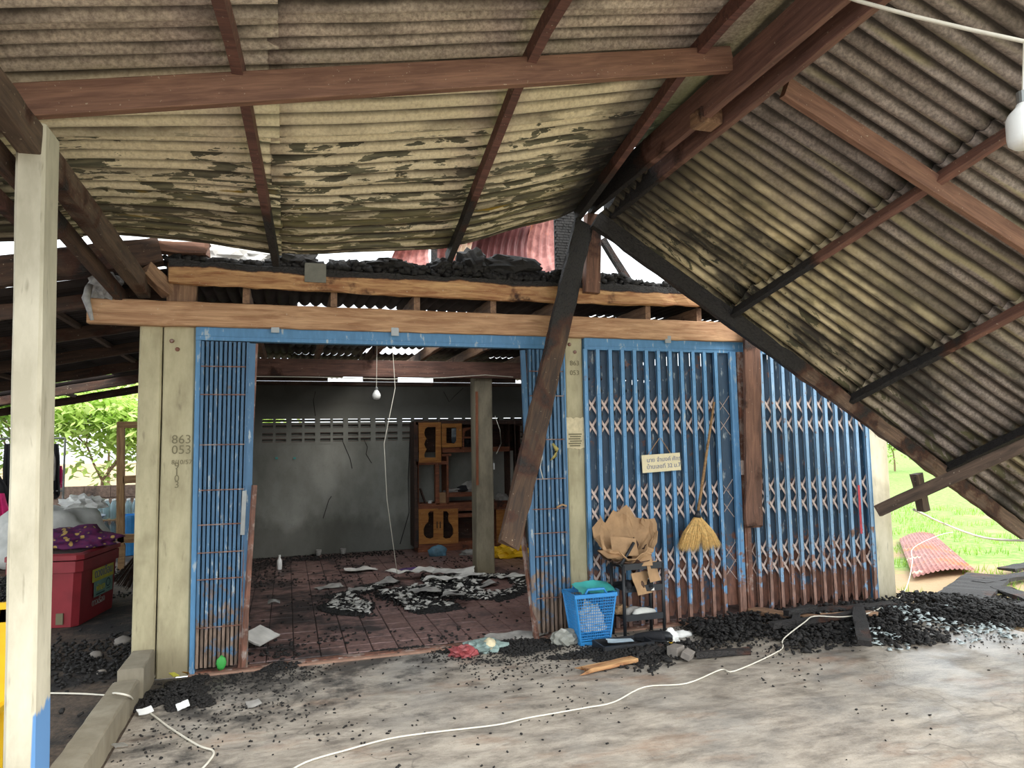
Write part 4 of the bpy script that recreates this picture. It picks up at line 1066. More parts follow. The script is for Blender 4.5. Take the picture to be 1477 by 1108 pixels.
# piles by the left post, inside the curb
def pile(name, cx_, cy_, rx, ry, n, hmax, label, sz=(.006, .02), seed=1, mat='coal'):
    n = int(n * 2.2); r_ = np.random.RandomState(seed); a = r_.uniform(0, 6.28, n); q_ = np.sqrt(r_.uniform(0, 1, n)); k = 1 + .3 * np.sin(a * 3 + seed) + .2 * np.sin(a * 7)
    x = cx_ + rx * q_ * np.cos(a) * k; y = cy_ + ry * q_ * np.sin(a) * k; z = r_.uniform(0, 1, n) * hmax * (1 - q_) + .006
    return chunks(name, np.stack([x, y, z], 1), r_.uniform(sz[0], sz[1], n), mat, label, 'charcoal', seed=seed)
pile('charcoal_pile', -.02, -.42, .22, .30, 1300, .07, 'black debris piled at the foot of the corner post beside the curb', seed=4)
pile('charcoal_pile', 2.35, -.12, .42, .22, 900, .04, 'black debris around the coloured plastic wrapper at the doorway', seed=5)
pile('charcoal_pile', 3.15, -.62, .45, .22, 1500, .05, 'black debris around the black tray in front of the middle post', seed=6)
pile('charcoal_pile', 1.55, .05, .32, .06, 260, .03, 'strip of black debris on the threshold of the doorway', seed=7)
pile('charcoal_pile', .62, -.03, .14, .07, 200, .04, 'small black lump at the foot of the left folded gate', seed=8)
# yard soot
n = 16000; x = rs.uniform(-3.0, -.42, n); y = rs.uniform(-1.2, 5.5, n); ok = rs.uniform(0, 1, n) < np.clip(.45 + nz2(x, y, .9, 2) * 1.4, 0.04, 1) * np.where(y < .0, .35, 1)
ok &= ~((x > -2.2) & (x < -.6) & (y > 1.8) & (y < 3.2))
x, y = x[ok], y[ok]; chunks('yard_charcoal', np.stack([x, y, rs.uniform(0, .03, len(x))], 1), rs.uniform(.006, .026, len(x)), 'coal', 'black charred litter covering the yard floor around the cooler', 'charcoal', seed=9)
# interior debris
n = 26000; a = rs.uniform(0, 6.28, n); q_ = np.sqrt(rs.uniform(0, 1, n)); x = 2.0 + 1.25 * q_ * np.cos(a) + .2; y = 2.15 + .95 * q_ * np.sin(a) + .25 * np.cos(a)
w_ = np.clip(.65 + nz2(x, y, 2.2, 3) * 1.5 - q_ * .35, 0, 1); ok = rs.uniform(0, 1, n) < w_; x, y, q_ = x[ok], y[ok], q_[ok]
ok = ~((x > 2.87) & (x < 3.16) & (y > 2.9) & (y < 3.2)); x, y, q_ = x[ok], y[ok], q_[ok]
chunks('burnt_litter', np.stack([x, y, .014 + rs.uniform(0, 1, len(x)) * .09 * (1 - q_)], 1), rs.uniform(.007, .026, len(x)), 'coal', 'burnt litter heaped on the middle of the room floor', 'charcoal', seed=10)
n = 7000; x = rs.uniform(.1, 3.9, n); y = rs.uniform(.1, 5.5, n); x = np.where(y > 4.85, x * .6, x); w_ = np.clip(.12 + nz2(x, y, 1.3, 6) * 1.2 + .6 * (y > 5.0) + .5 * (y < .25) * (x < 1), .02, 1); ok = rs.uniform(0, 1, n) < w_
ok &= ~((x > 2.87) & (x < 3.16) & (y > 2.9) & (y < 3.2)); x, y = x[ok], y[ok]
chunks('room_crumbs', np.stack([x, y, np.full(len(x), .018)], 1), rs.uniform(.008, .022, len(x)), 'coal', 'black crumbs scattered over the red tiled room floor', 'charcoal', seed=11)
n = 900; a = rs.uniform(0, 6.28, n); q_ = np.sqrt(rs.uniform(0, 1, n)); x = 2.2 + 1.15 * q_ * np.cos(a); y = 2.15 + .8 * q_ * np.sin(a) + .25 * np.cos(a); ok = ~((x > 2.85) & (y > 2.85)) & (nz2(x, y, 2.2, 3) > -.15); x, y, q_ = x[ok], y[ok], q_[ok]
chunks('paper_bits', np.stack([x, y, .03 + rs.uniform(.4, 1, len(x)) * .09 * (1 - q_)], 1), rs.uniform(.015, .06, len(x)), 'paper', 'scorched scraps of paper mixed into the burnt litter', 'paper', flat=.12, seed=12)
# papers in the room
PAP = [(520, 822, .42, .20, .1, 'paper', 'flat white paper sheet lying alone behind the burnt litter'), (612, 832, .35, .3, .4, 'paper', 'crumpled white paper at the back of the burnt litter, under the cord'), (575, 834, .3, .2, .3, 'paper', 'white paper scrap left of the hanging cord end'),
       (655, 834, .48, .26, -.3, 'paper', 'long white paper sheet at the right of the burnt litter'), (640, 845, .45, .2, -.5, 'paper', 'oval white folded paper in front of the long sheet'), (682, 838, .32, .2, .2, 'paper', 'white paper against the inner post foot'),
       (700, 843, .3, .2, .5, 'greypaper', 'grey transparent plastic scrap right of the litter'), (738, 832, .35, .2, .1, 'paper', 'white paper lying by the right door leaf'), (475, 846, .3, .16, .3, 'greypaper', 'light grey bubble wrap scrap left of the litter'),
       (515, 852, .2, .14, -.2, 'greypaper', 'grey scrap at the near left of the litter'), (560, 848, .22, .2, .8, 'greypaper', 'scorched pale scrap in the middle of the litter'), (612, 862, .3, .2, .3, 'greypaper', 'scorched paper bits at the near edge of the litter'),
       (655, 867, .24, .18, -.4, 'greypaper', 'torn grey paper at the near right of the litter'), (595, 822, .3, .2, .1, 'violet', 'violet cloth scrap at the back of the litter'), (452, 800, .16, .1, .3, 'greypaper', 'small grey scrap beside the white bottle'), (395, 868, .12, .08, 0, 'greypaper', 'tiny paper scrap on the tiles near the left gate')]
for k, (px, py, a, b, rz_, mt, lab) in enumerate(PAP):
    q = G(px, py, .03); lift = .07 if 540 < px < 700 and 826 < py < 870 else .0
    o = sheetlet('paper_scrap', (q.x, q.y, .014), a, b, rz_, mt, None, k, .05, 0, 12, .004, lift, 7); tag(o, lab, 'paper', None)
    o.name = 'paper_scrap' if mt != 'violet' else 'cloth_scrap'
q = G(370, 930, .02); o = sheetlet('white_board', (q.x + .02, q.y + .05, .02), .34, .2, 1.1, 'paper', None, 3, .01, .35, 4, .01, .05); tag(o, 'tilted white board piece behind the left folded gate', 'board')
# debris on slab: wrapper, small packets
q = G(690, 938, .02); wr_ = thing('plastic_wrapper', (q.x, q.y, 0), 'crumpled red and teal plastic wrapper at the doorway', 'wrapper')
crumple('foil', (q.x - .12, q.y - .02, .0), (.10, .08, .05), plain('faded_red_foil', (176, 84, 86), .5, .5, 14), wr_, 3, .5, 3, 3, sharp=True); crumple('foil', (q.x + .05, q.y + .04, .0), (.15, .09, .06), plain('faded_foil', (150, 172, 166), .5, .5, 14), wr_, 4, .5, 3, 3, sharp=True); crumple('foil', (q.x + .09, q.y + .0, .03), (.05, .05, .05), 'cream', wr_, 5, .3, 3, 3)
q = G(745, 920, .02); o = sheetlet('plastic_film', (q.x, q.y, .005), .5, .2, .1, 'greypaper', None, 9, .05, 0, 8); tag(o, 'grey crumpled plastic film beside the right door leaf', 'film')
for px, py, a, b, mt, nm, lab in ((263, 1019, .07, .05, 'white', 'foam_cup', 'small blue and white cup lying near the left post'), (250, 985, .06, .05, 'yellowp', 'snack_packet', 'yellow-green packet at the foot of the corner post'), (268, 982, .05, .05, 'yellow', 'snack_packet', 'small yellow packet right of the green one by the corner post'),
        (172, 1077, .07, .05, 'white', 'paper_scrap', 'small white scrap close to the long curb'), (208, 1027, .10, .04, 'white', 'paper_scrap', 'white scrap beside the cable at the curb'), (365, 1015, .09, .05, 'greypaper', 'paper_scrap', 'little grey scrap on the slab in front of the doorway')):
    q = G(px, py, .02); o = sheetlet(nm, (q.x, q.y, .06 if mt in ('yellow', 'yellowp') else .012), a, b, U(0, 3), mt, None, px, .05, .5, 5, .004); tag(o, lab, 'litter')
q = G(319, 951, .1); o = crumple('green_wrapper', (A(319, 961, -.07).x, -.075, A(319, 961, -.07).z), (.035, .012, .05), 'green', None, 3, .3, 2, 2, False); tag(o, 'bright green wrapper stuck on the left folded gate', 'wrapper')
# yard stones
for k, (px, py, r_, lab) in enumerate(((177, 923, .07, 'round greyish stone beyond the curb'), (138, 942, .05, 'pale stone in the yard litter'), (146, 966, .035, 'small white stone in the yard litter'), (186, 967, .035, 'small stone right of the white one'))):
    q = G(px, py + 6, 0); o = crumple('stone', (q.x, q.y, -.004), (r_, r_ * .8, r_ * .7), 'brick', None, k, .25, 1.5, 2); tag(o, lab, 'stone')
beam('charred_stake', G(196, 905, .0), A(216, 862, 1.75), .03, .03, 'char', 'thin charred stake leaning behind the corner posts', 'stake', rough=.003)

# charred planks in the heap
PL = [((1160, 905), (1185, 889), 'x', .0), ]
def gp(px, py, z): v = G(px, py, z); return v
for k, (a, b, wd, ht, mt, z, lab) in enumerate((
    ((1080, 880), (1182, 893), .10, .05, 'wood_joist', .07, 'half-burnt reddish plank end lying against the gate foot'), ((1148, 885), (1290, 872), .12, .04, 'char', .07, 'black flat plank along the gate foot at the right'),
    ((1238, 878), (1247, 929), .10, .04, 'char', .12, 'short thick charred plank pointing towards the viewer'), ((1132, 885), (1175, 876), .08, .05, 'char', .13, 'small charred block lying on the other planks'),
    ((1110, 903), (1240, 885), .06, .05, 'char', .10, 'charred stick buried in the heap under the cable'), ((1145, 900), (1153, 880), .05, .05, 'char', .1, 'short charred peg upright in the heap'),
    ((1000, 945), (1085, 938), .05, .04, 'char', .03, 'charred stick at the near edge of the heap'), ((1185, 890), (1262, 884), .10, .03, 'wood_joist', .085, 'brownish board piece between the black planks'))):
    beam('charred_plank', gp(*a, z), gp(*b, z), wd, ht, mt, lab, 'plank', rough=.006, ragged=(.03, .03))
beam('half_burnt_board', gp(829, 970, .025), gp(918, 950, .03), .09, .035, 'wood_plank', 'half-burnt pale board lying in front of the black tray', 'board', rough=.004, ragged=(.12, .05), taper=.8)
beam('charred_stick', gp(920, 945, .03), gp(955, 932, .04), .03, .03, 'char', 'charred stick beside the black tray', 'stick', rough=.004)
# boards on the lawn side
for k, (a, b, wd, lab) in enumerate((((1375, 872), (1428, 830), .45, 'wide cracked charred board on the grass beside the red sheet'), ((1410, 842), (1500, 826), .16, 'long charred board crossing the grass at the picture edge'), ((1440, 848), (1490, 866), .2, 'charred board lying lowest at the picture edge'),
        ((1330, 860), (1400, 872), .14, 'grey burnt board behind the heap near the right post'), ((1395, 880), (1500, 872), .12, 'thin charred board along the dirt edge'), ((1450, 822), (1490, 815), .2, 'distant charred board fragment on the grass'))):
    beam('charred_board', G(*a, -.03), G(*b, -.03), wd, .04, 'char', lab, 'board', rough=.008, ragged=(.05, .05))
# fallen red sheet
c0 = [G(1297, 782, .02), G(1352, 776, .25), G(1408, 826, .02), G(1320, 838, .02)]
c0 = [G(1297, 781, -.11), G(1347, 774, -.11), G(1408, 827, -.11), G(1318, 838, -.11)]
def zr(x, y):
    p = (c0[0] * (1 - x) + c0[1] * x) * (1 - y) + (c0[3] * (1 - x) + c0[2] * x) * y
    return (p + Vector((0, 0, .04 + .07 * math.sin(math.pi * x) * (1 - .3 * y))), Vector((0, 0, 1)))
o = corr('fallen_roof_sheet', 0, 1, 0, 1, zr, 1 / 13, .011, 'redroof', None, 'Y', 6, .006, 0, 0); tag(o, 'rusty red corrugated metal sheet fallen on the grass beside the right post', 'roof sheet')
# grass tufts
gb = MB(); r3 = random.Random(9)
for k in range(9000):
    x = 7.2 + r3.random() ** 1.6 * 9; y = r3.uniform(-1.0, 6) + (x - 7) * .35
    nn_ = mnoise.noise(Vector((x * .8, y * .8, 3)))
    if nn_ < -.05 + max(0, (9 - x)) * .12: continue
    z = -.13 + .0; L = r3.uniform(.05, .13); a = r3.uniform(0, 6.28); d = Vector((math.cos(a) * .5, math.sin(a) * .5, 1)); s_ = Vector((-math.sin(a), math.cos(a), 0)) * .008
    p = Vector((x, y, z)); gb.add([p - s_, p + s_, p + d * L], [(0, 1, 2)])
tag(gb.build('grass', 'blade'), 'short green grass blades on the lawn beyond the heap', 'grass', None, 'stuff')

# ================================================================== BURNT DEBRIS ON THE ROOF EDGE
n = 7000; x = rs.uniform(-.2, 4.2, n); y = rs.uniform(-.05, .5, n)
top = .03 + .12 * np.clip(nz2(x, y * 0, 2.2, 1) + .35, 0, 1)
z = 3.02 + rs.uniform(0, 1, n) * top * np.where(x < 1.0, .5, 1) - .02
chunks('charred_rubble', np.stack([x, y, z], 1), rs.uniform(.02, .06, n), 'coal', 'black charred rubble lying on top of the scorched plank', 'rubble', seed=21)
for k, (px, py, sx, sz, mt, lab) in enumerate(((345, 364, .34, .17, 'ash', 'big lump of white ashy sheeting at the roof edge near the corner'), (292, 366, .22, .12, 'ash', 'small white ashy lump nearest the corner post'), (390, 372, .22, .10, 'ash', 'whitish crumpled lump beside the purlin end'),
        (680, 380, .12, .12, 'coal', 'black charred lump sticking up on the plank'), (735, 385, .26, .08, 'coal', 'long black lump under the red sheets'), (635, 385, .10, .06, 'coal', 'small black lump on the plank left of the red sheets'), (430, 378, .16, .07, 'coal', 'black lump right of the purlin end'), (560, 384, .2, .05, 'coal', 'low black lump on the plank above the doorway'))):
    yy_ = .34 if mt == 'ash' else .04; q = A(px, py, yy_); o = crumple('burnt_lump', (q.x, yy_, q.z - sz * .5), (sx, .12, sz), 'whiteash' if mt == 'ash' else mt, None, 30 + k, .55, 3, 3, False, True); tag(o, lab, 'rubble')
# curled red sheets hanging above
def hang(name, pxs, y, mat, label, pitch, amp, curl=.25, n=6):
    (x0_, y0_), (x1_, y1_), (x2_, y2_), (x3_, y3_) = pxs  # tl, tr, br, bl
    def f(u, v):
        p = A(lerp(lerp(x0_, x1_, u), lerp(x3_, x2_, u), v), lerp(lerp(y0_, y1_, u), lerp(y3_, y2_, u), v), y)
        return (Vector((p.x, y + curl * math.sin(v * 2.4 + u), p.z)), Vector((.15, -1, 0)))
    o = corr(name, 0, 1, 0, 1, f, pitch, amp, mat, None, 'Y', n, .004); tag(o, label, 'roof sheet')
hang('curled_roof_sheet', ((575, 350), (625, 345), (622, 388), (560, 388)), 2.6, 'redroof', 'small rusty orange-red sheet seen between roof edge and plank above the doorway', .2, .02)
hang('curled_roof_sheet', ((632, 340), (705, 335), (690, 392), (640, 392)), 2.2, 'redroof', 'faded pink curled sheet hanging above the plank', .12, .03)
hang('curled_roof_sheet', ((690, 325), (775, 318), (762, 392), (684, 392)), 1.6, plain('dark_red_sheet', (112, 62, 60), .6, .4, 6), 'dark red sheet with deep ribs hanging above the plank', .12, .035)
hang('curled_roof_sheet', ((765, 308), (815, 300), (812, 392), (758, 392)), 1.9, 'redroof', 'pinkish rusty sheet between the dark red sheet and the black panel', .2, .02)
q0, q1 = A(800, 295, .45), A(836, 392, .45)
mb = MB(); nx_, nz_ = 14, 26
for i in range(nx_):
    for j in range(nz_):
        x0_ = lerp(q0.x, q1.x, i / nx_); x1_ = lerp(q0.x, q1.x, (i + 1) / nx_); z0_ = lerp(q1.z - .05, q0.z, j / nz_); z1_ = lerp(q1.z - .05, q0.z, (j + 1) / nz_); o_ = (j % 2) * .5 * (x1_ - x0_)
        e = .002; mb.box((x0_ + e + o_ - .003, .44 + U(-.004, .004), z0_ + e), (x1_ - e + o_, .47, z1_ - e))
bp = thing('burnt_screen', ((q0.x + q1.x) / 2, .45, 3.03), 'upright black panel burnt into scaly charcoal beside the ridge', 'panel')
tag(mb.build('scales', 'coal', bp), kind='stuff'); MB().box((q0.x, .465, q1.z - .05), (q1.x, .49, q0.z)).build('board', 'char', bp)
beam('charred_stud', A(846, 330, .1), A(852, 420, .1), .05, .06, 'char', 'thin black charred stud behind the king post', 'stud', up=(0, 1, 0), rough=.006)
beam('charred_stud', A(868, 345, .25), A(905, 405, .25), .06, .06, 'char', 'black charred strut slanting right of the king post', 'stud', up=(0, 1, 0), rough=.006)
beam('charred_stud', A(626, 352, .3), A(626, 392, .3), .05, .05, 'char', 'short dark upright on the plank left of the pink sheet', 'stud', up=(0, 1, 0))
for k, (a, b, lab) in enumerate((((150, 390), (205, 398), 'burnt stick above the beam end near the corner'), ((128, 402), (215, 402), 'second burnt stick above the beam end'), ((135, 425), (200, 408), 'lowest burnt stick resting on the beam end'))):
    beam('burnt_stick', A(*a, .1 + .08 * k), A(*b, .1 + .08 * k), .05, .05, 'char', lab, 'stick', rough=.01)
o = crumple('burnt_lump', (A(148, 425, .0).x, .0, A(148, 428, 0).z), (.10, .08, .14), 'ash', None, 77, .5, 3, 3, False, True); tag(o, 'grey crumbling masonry lump on the beam end at the yard side', 'rubble')
o = MB().tube([A(130, 410, -.1), A(124, 430, -.11), A(128, 445, -.12), A(133, 462, -.11)], [.02, .028, .02, .012], 7).build('burnt_rag', 'ash', None, True); tag(o, 'pale melted rag hanging from the beam end', 'rag')

# ================================================================== THINGS AT THE GATES
# broom
q0, q1 = A(1030, 580, -.10), A(1006, 745, -.13)
br = thing('broom', (q1.x, -.13, A(1005, 797, -.1).z), 'straw broom hanging upside up on the closed gate', 'broom'); br['label'] = 'grass broom with a long bamboo handle hung on the closed gate'
MB().tube([q0, lerp(q0, q1, .5), q1], [.010, .012, .014], 8).build('handle', 'wood_light', br, True)
MB().tube([q1 + Vector((.01, 0, .05)), q1 + Vector((-.0, 0, -.01))], [.016, .034], 10).build('binding', 'black', br, True)
mb = MB(); zb_ = A(1005, 797, -.13).z
for k in range(900):
    t = (k / 900 - .5) * 2; a = t * .80 + U(-.03, .03); L = (q1.z - zb_) * (1.0 - .12 * abs(t) ** 2) * U(.88, 1.03) + (.0 if abs(t) > .12 else -.08)
    p0 = q1 + Vector((t * .022, U(-.018, .018), 0)); p1 = p0 + Vector((math.sin(a) * L * 1.0, U(-.05, .03), -L)); pm = lerp(p0, p1, .5) + Vector((math.sin(a) * .03, -.035 * (1 - abs(t)), .0))
    wv = Vector((.0016, 0, 0)); mb.add([p0 - wv, p0 + wv, pm + wv * 1.6, pm - wv * 1.6, p1], [(0, 1, 2, 3), (3, 2, 4)])
tag(mb.build('bristles', 'straw', br), kind='stuff')
# name board
tl, tr, br_, bl = A(924, 657, -.07), A(979, 653, -.07), A(982, 678.5, -.07), A(927, 682.5, -.07)
ang = math.atan2(tr.z - tl.z, tr.x - tl.x); w_s = (tr - tl).length; h_s = (tl - bl).length
sg = thing('name_board', ((tl.x + br_.x) / 2, -.07, bl.z), 'small cream board with two lines of handwritten writing hung on the closed gate', 'sign')
ms = Matrix.Translation(bl) @ Matrix.Rotation(-ang, 4, 'Y')
MB().box((0, -.004, 0), (w_s, .004, h_s), ms).build('board', 'cream', sg)
text('นาย จำนงค์ ศักร', .052, ms @ T(.045, -.0045, h_s * .58) @ RX, 'ink', sg)
text('บ้านเลขที่ 32 ม.7', .052, ms @ T(.04, -.0045, h_s * .20) @ RX, 'ink', sg)
for f_, g_ in (((934, 657), (951, 632)), ((967, 654), (953, 632))): MB().tube([A(*f_, -.068), A(*g_, -.04)], .003, 5).build('string', 'kraft', sg)
# rag and string tied on right stack
o = MB().tube([A(797, 640, -.06), A(803, 648, -.08), A(801, 658, -.07), A(794, 664, -.06)], [.01, .02, .016, .004], 6).build('yellow_rag', plain('dull_yellow_cloth', (188, 172, 96)), None, True); tag(o, 'yellowish rag tied on the folded gate by the middle post', 'rag')
o = MB().tube([A(780, 640, -.055), A(782, 660, -.055), A(779, 675, -.055), A(783, 690, -.055)], .0035, 5).build('white_string', 'cable'); tag(o, 'short white string dangling on the folded gate by the middle post', 'string')
o = MB().tube([A(803, 732, -.055), A(811, 728, -.06), A(817, 730, -.055)], .009, 6).build('bent_wire', 'kraft'); tag(o, 'bent tan wire stuck in the folded gate by the middle post', 'wire')
# blue laundry basket
bx, by = 3.02, -.225; bas = thing('laundry_basket', (bx, by, 0), 'blue plastic laundry basket full of teal and white plastic', 'basket')
def basket(wb_, wt_, db_, dt_, h, z0):
    m = MB(); nv = 15; ring = []
    def rect(w2, d2, z, nu=16, nd=12):
        pts = [(-w2 + 2 * w2 * i / nu, -d2) for i in range(nu)] + [(w2, -d2 + 2 * d2 * i / nd) for i in range(nd)] + [(w2 - 2 * w2 * i / nu, d2) for i in range(nu)] + [(-w2, d2 - 2 * d2 * i / nd) for i in range(nd)]
        return [(bx + a, by + b, z) for a, b in pts]
    rings = [rect(lerp(wb_, wt_, j / nv) / 2, lerp(db_, dt_, j / nv) / 2, z0 + h * j / nv) for j in range(nv + 1)]
    return loft(rings, False), rings
g_, rings = basket(.25, .35, .20, .26, .34, .035)
o = g_.build('mesh_side', 'basket', bas); md = o.modifiers.new('w', 'WIREFRAME'); md.thickness = .006; md.use_replace = True
def rim(w2, d2, z0, z1, t=.012):
    return MB().box((bx - w2, by - d2, z0), (bx + w2, by - d2 + t, z1)).box((bx - w2, by + d2 - t, z0), (bx + w2, by + d2, z1)).box((bx - w2, by - d2 + t, z0), (bx - w2 + t, by + d2 - t, z1)).box((bx + w2 - t, by - d2 + t, z0), (bx + w2, by + d2 - t, z1))
rim(.185, .14, .375, .405).build('rim', 'basket', bas); rim(.13, .105, .0, .045).build('foot_rim', 'basket', bas); MB().box((bx - .13, by - .105, .03), (bx + .13, by + .105, .036)).build('bottom', 'basket', bas)
for sx in (-1, 1):
    for sy in (-1, 1): MB().bar((bx + sx * .127, by + sy * .102, .02), (bx + sx * .175, by + sy * .13, .38), .014, .014).build('corner_rib', 'basket', bas)
for sy in (-1, 1): MB().tube([(bx - .09, by + sy * .133, .405), (bx - .07, by + sy * .133, .44), (bx + .07, by + sy * .133, .44), (bx + .09, by + sy * .133, .405)], .011, 8).build('handle', 'basket', bas, True)
o = sheetlet('teal_sheet', (bx + .04, by, .375), .34, .17, .15, 'teal', None, 5, .09, .45, 8, .004, .03); tag(o, 'folded teal plastic sheet sticking out of the laundry basket', 'plastic')
o = crumple('plastic_bag', (bx, by, .10), (.11, .09, .13), 'sack', None, 31, .5, 3, 3, sharp=True); tag(o, 'whitish plastic bag seen through the basket mesh', 'bag')
# black rack
rk = thing('plastic_rack', (3.47, -.2, 0), 'black plastic shoe rack beside the blue basket, loaded with kraft paper', 'rack')
def tube2(a, b, r_=.014): return MB().tube([a, b], r_, 10)
XA, XB, YA, YB = 3.29, 3.65, -.31, -.085
for x, y, h in ((XA, YA, .60), (XB, YA, .60), (XA, YB, .60), (XB, YB, .60)): tube2((x, y, 0), (x, y, h)).build('leg', 'black', rk, True)
for z in (.17, .40, .58):
    mb = MB().box((XA, YA + .01, z - .006), (XB, YB - .01, z)); mb.box((XA, YA - .008, z - .02), (XB, YA + .008, z + .03)); mb.box((XA, YB - .008, z - .02), (XB, YB + .008, z + .03)); mb.build('shelf_tray', 'black', rk)
o = tube2(A(896, 815, -.36), A(914, 783, -.30), .013).build('black_tube', 'black', None, True); tag(o, 'loose black tube poking out of the kraft paper', 'tube')
# kraft paper on top
kp = thing('kraft_bag', (3.42, -.27, .6), 'torn brown kraft paper bag heaped on the black rack', 'paper bag')
def bowl(c, rx, ry, h, mat, seed, name, th=.006):
    n, m = 44, 14; vs = []
    for j in range(m + 1):
        for i in range(n):
            a = 2 * math.pi * i / n; v = j / m; q3 = Vector((math.cos(a) * 1.6, math.sin(a) * 1.6, v * 1.5 + seed))
            cr = abs(mnoise.noise(q3 * 2.2)) * .30 + abs(mnoise.noise(q3 * 5)) * .14
            k = (.35 + .70 * v) * (.92 + .25 * mnoise.noise(q3 * 1.3) + cr * v)
            hz = h * v ** 1.4 * (1 + .75 * math.sin(a + .1) + .5 * mnoise.noise(Vector((math.cos(a) * 2, math.sin(a) * 2, seed)))) + .05 * v * mnoise.noise(Vector((a * 3, seed, 2)))
            vs.append((c[0] + rx * k * math.cos(a), c[1] + ry * k * math.sin(a), c[2] + hz))
    fs = [(j * n + i, j * n + (i + 1) % n, (j + 1) * n + (i + 1) % n, (j + 1) * n + i) for j in range(m) for i in range(n)]
    fs.append(tuple(range(n))[::-1])
    o = MB().add(vs, fs).build(name, mat, kp, False); md = o.modifiers.new('s', 'SOLIDIFY'); md.thickness = th; return o
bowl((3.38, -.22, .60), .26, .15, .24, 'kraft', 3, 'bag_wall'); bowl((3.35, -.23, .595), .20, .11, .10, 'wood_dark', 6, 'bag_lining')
for k, (px, py, a, b, mt, tl_) in enumerate(((900, 785, .22, .16, 'kraft', .9), (925, 800, .16, .14, 'kraft', 1.1), (880, 795, .2, .12, 'kraft', .6), (905, 812, .16, .06, 'paper', .3), (925, 812, .10, .05, 'paper', .4), (940, 820, .12, .16, 'kraft', 1.2), (941, 815, .06, .07, 'green', 1.3), (934, 838, .09, .10, 'paper', 1.3), (925, 836, .20, .18, 'kraft', 1.25))):
    q = A(px, py, -.26 - .02 * (k % 3)); sheetlet('paper_fold', (q.x, q.y, q.z - .03), a, b, U(-.4, .4), mt, kp, 60 + k, .05, tl_, 6, .003, 0)
# shoes
def shoe(c, rz_, L, mat, label):
    t = thing('shoe', c, label, 'shoe'); m = Matrix.Translation(Vector(c)) @ Matrix.Rotation(rz_, 4, 'Z')
    def ring(x, w2, h, z0=.0):
        return [m @ Vector((x, w2 * math.cos(a), z0 + max(0, h * math.sin(a)))) for a in [2 * math.pi * i / 10 for i in range(10)]]
    loft([ring(-L / 2, .015, .03, .012), ring(-L * .4, .032, .055, .012), ring(-L * .1, .034, .06, .012), ring(L * .15, .038, .048, .012), ring(L * .4, .036, .03, .012), ring(L / 2, .015, .015, .012)]).build('upper', mat, t, True)
    loft([[m @ Vector((L * .51 * math.cos(a), .040 * math.sin(a), z)) for a in [2 * math.pi * i / 14 for i in range(14)]] for z in (0, .014)]).build('sole', 'black', t)
shoe((3.37, -.22, .401), 1.2, .24, 'blackcloth', 'dark shoe on the middle shelf, nearest the basket'); shoe((3.46, -.21, .401), 1.5, .24, 'wood_dark', 'dark brown shoe in the middle of the middle shelf'); shoe((3.56, -.21, .401), 1.3, .24, 'blackcloth', 'black shoe at the right end of the middle shelf')
shoe((3.44, -.18, .171), .5, .26, 'greypaper', 'grey shoe on the lowest shelf, behind'); shoe((3.50, -.25, .171), .35, .26, 'sack', 'pale grey-green shoe on the lowest shelf, in front'); shoe((3.42, -.46, .03), 2.5, .26, 'blackcloth', 'black sandal on the ground before the rack'); shoe((3.50, -.45, .03), 2.3, .26, 'black', 'second black sandal leaning beside the tray')
o = crumple('kraft_scrap', (3.34, -.14, .175), (.07, .05, .05), 'kraft', None, 8, .4, 3, 3, sharp=True); tag(o, 'small kraft paper scrap on the lowest shelf', 'paper')
# black tray on ground
ty = thing('black_tray', (3.16, -.52, 0), 'shallow black plastic tray on the ground in front of the basket', 'tray')
a_, b_ = (2.96, -.62), (3.38, -.41)
MB().box((a_[0] + .02, a_[1] + .02, .005), (b_[0] - .02, b_[1] - .02, .012)).build('base', 'black', ty)
mb = MB()
for (p, q_) in (((a_[0], a_[1]), (b_[0], a_[1])), ((b_[0], a_[1]), (b_[0], b_[1])), ((b_[0], b_[1]), (a_[0], b_[1])), ((a_[0], b_[1]), (a_[0], a_[1]))): mb.bar((p[0], p[1], .035), (q_[0], q_[1], .035), .014, .06)
mb.build('wall', 'black', ty)
o = sheetlet('printed_card', (3.14, -.52, .065), .20, .10, -.25, plain('pale_blue_card', (196, 214, 224)), None, 2, .012, 0, 5, .003, 0); tag(o, 'pale blue printed card lying across the black tray', 'card')
o = crumple('plastic_cup', (3.60, -.50, .0), (.06, .05, .07), 'white', None, 5, .4, 2.5, 3, sharp=True); tag(o, 'crushed white cup with an orange spot beside the rack', 'cup')
MB().lathe([(.022, 0), (.020, .006)], (3.57, -.56, .02), 10).build('spot', 'yellow', o)
o = crumple('white_foam', (3.78, -.36, .0), (.09, .05, .035), 'white', None, 6, .3, 2, 3); tag(o, 'flattened white foam piece right of the rack', 'foam')
def brick(px, py, L, Wd, Hh, rz_, tx, label):
    q = G(px, py, 0); mb = MB().box((-L / 2, -Wd / 2, 0), (L / 2, Wd / 2, Hh)); o = link('grey_brick', mb.mesh('grey_brick'), 'brick', None, T(q.x, q.y, .004 + abs(math.sin(tx)) * Wd / 2) @ Matrix.Rotation(rz_, 4, 'Z') @ Matrix.Rotation(tx, 4, 'X')); tag(o, label, 'brick')
    md = o.modifiers.new('b', 'BEVEL'); md.width = .006; md.segments = 2
brick(975, 948, .11, .09, .08, .5, 0, 'cube-like grey concrete block piece near the rack'); brick(991, 952, .12, .07, .05, .7, .35, 'flatter grey block leaning right of the cube-like one')
o = crumple('plastic_bag', (2.80, -.22, .0), (.12, .07, .07), clear('dusty_film', (170, 170, 160), .3), None, 41, .5, 3, 3, sharp=True); tag(o, 'dusty transparent bag at the foot of the middle post', 'bag')

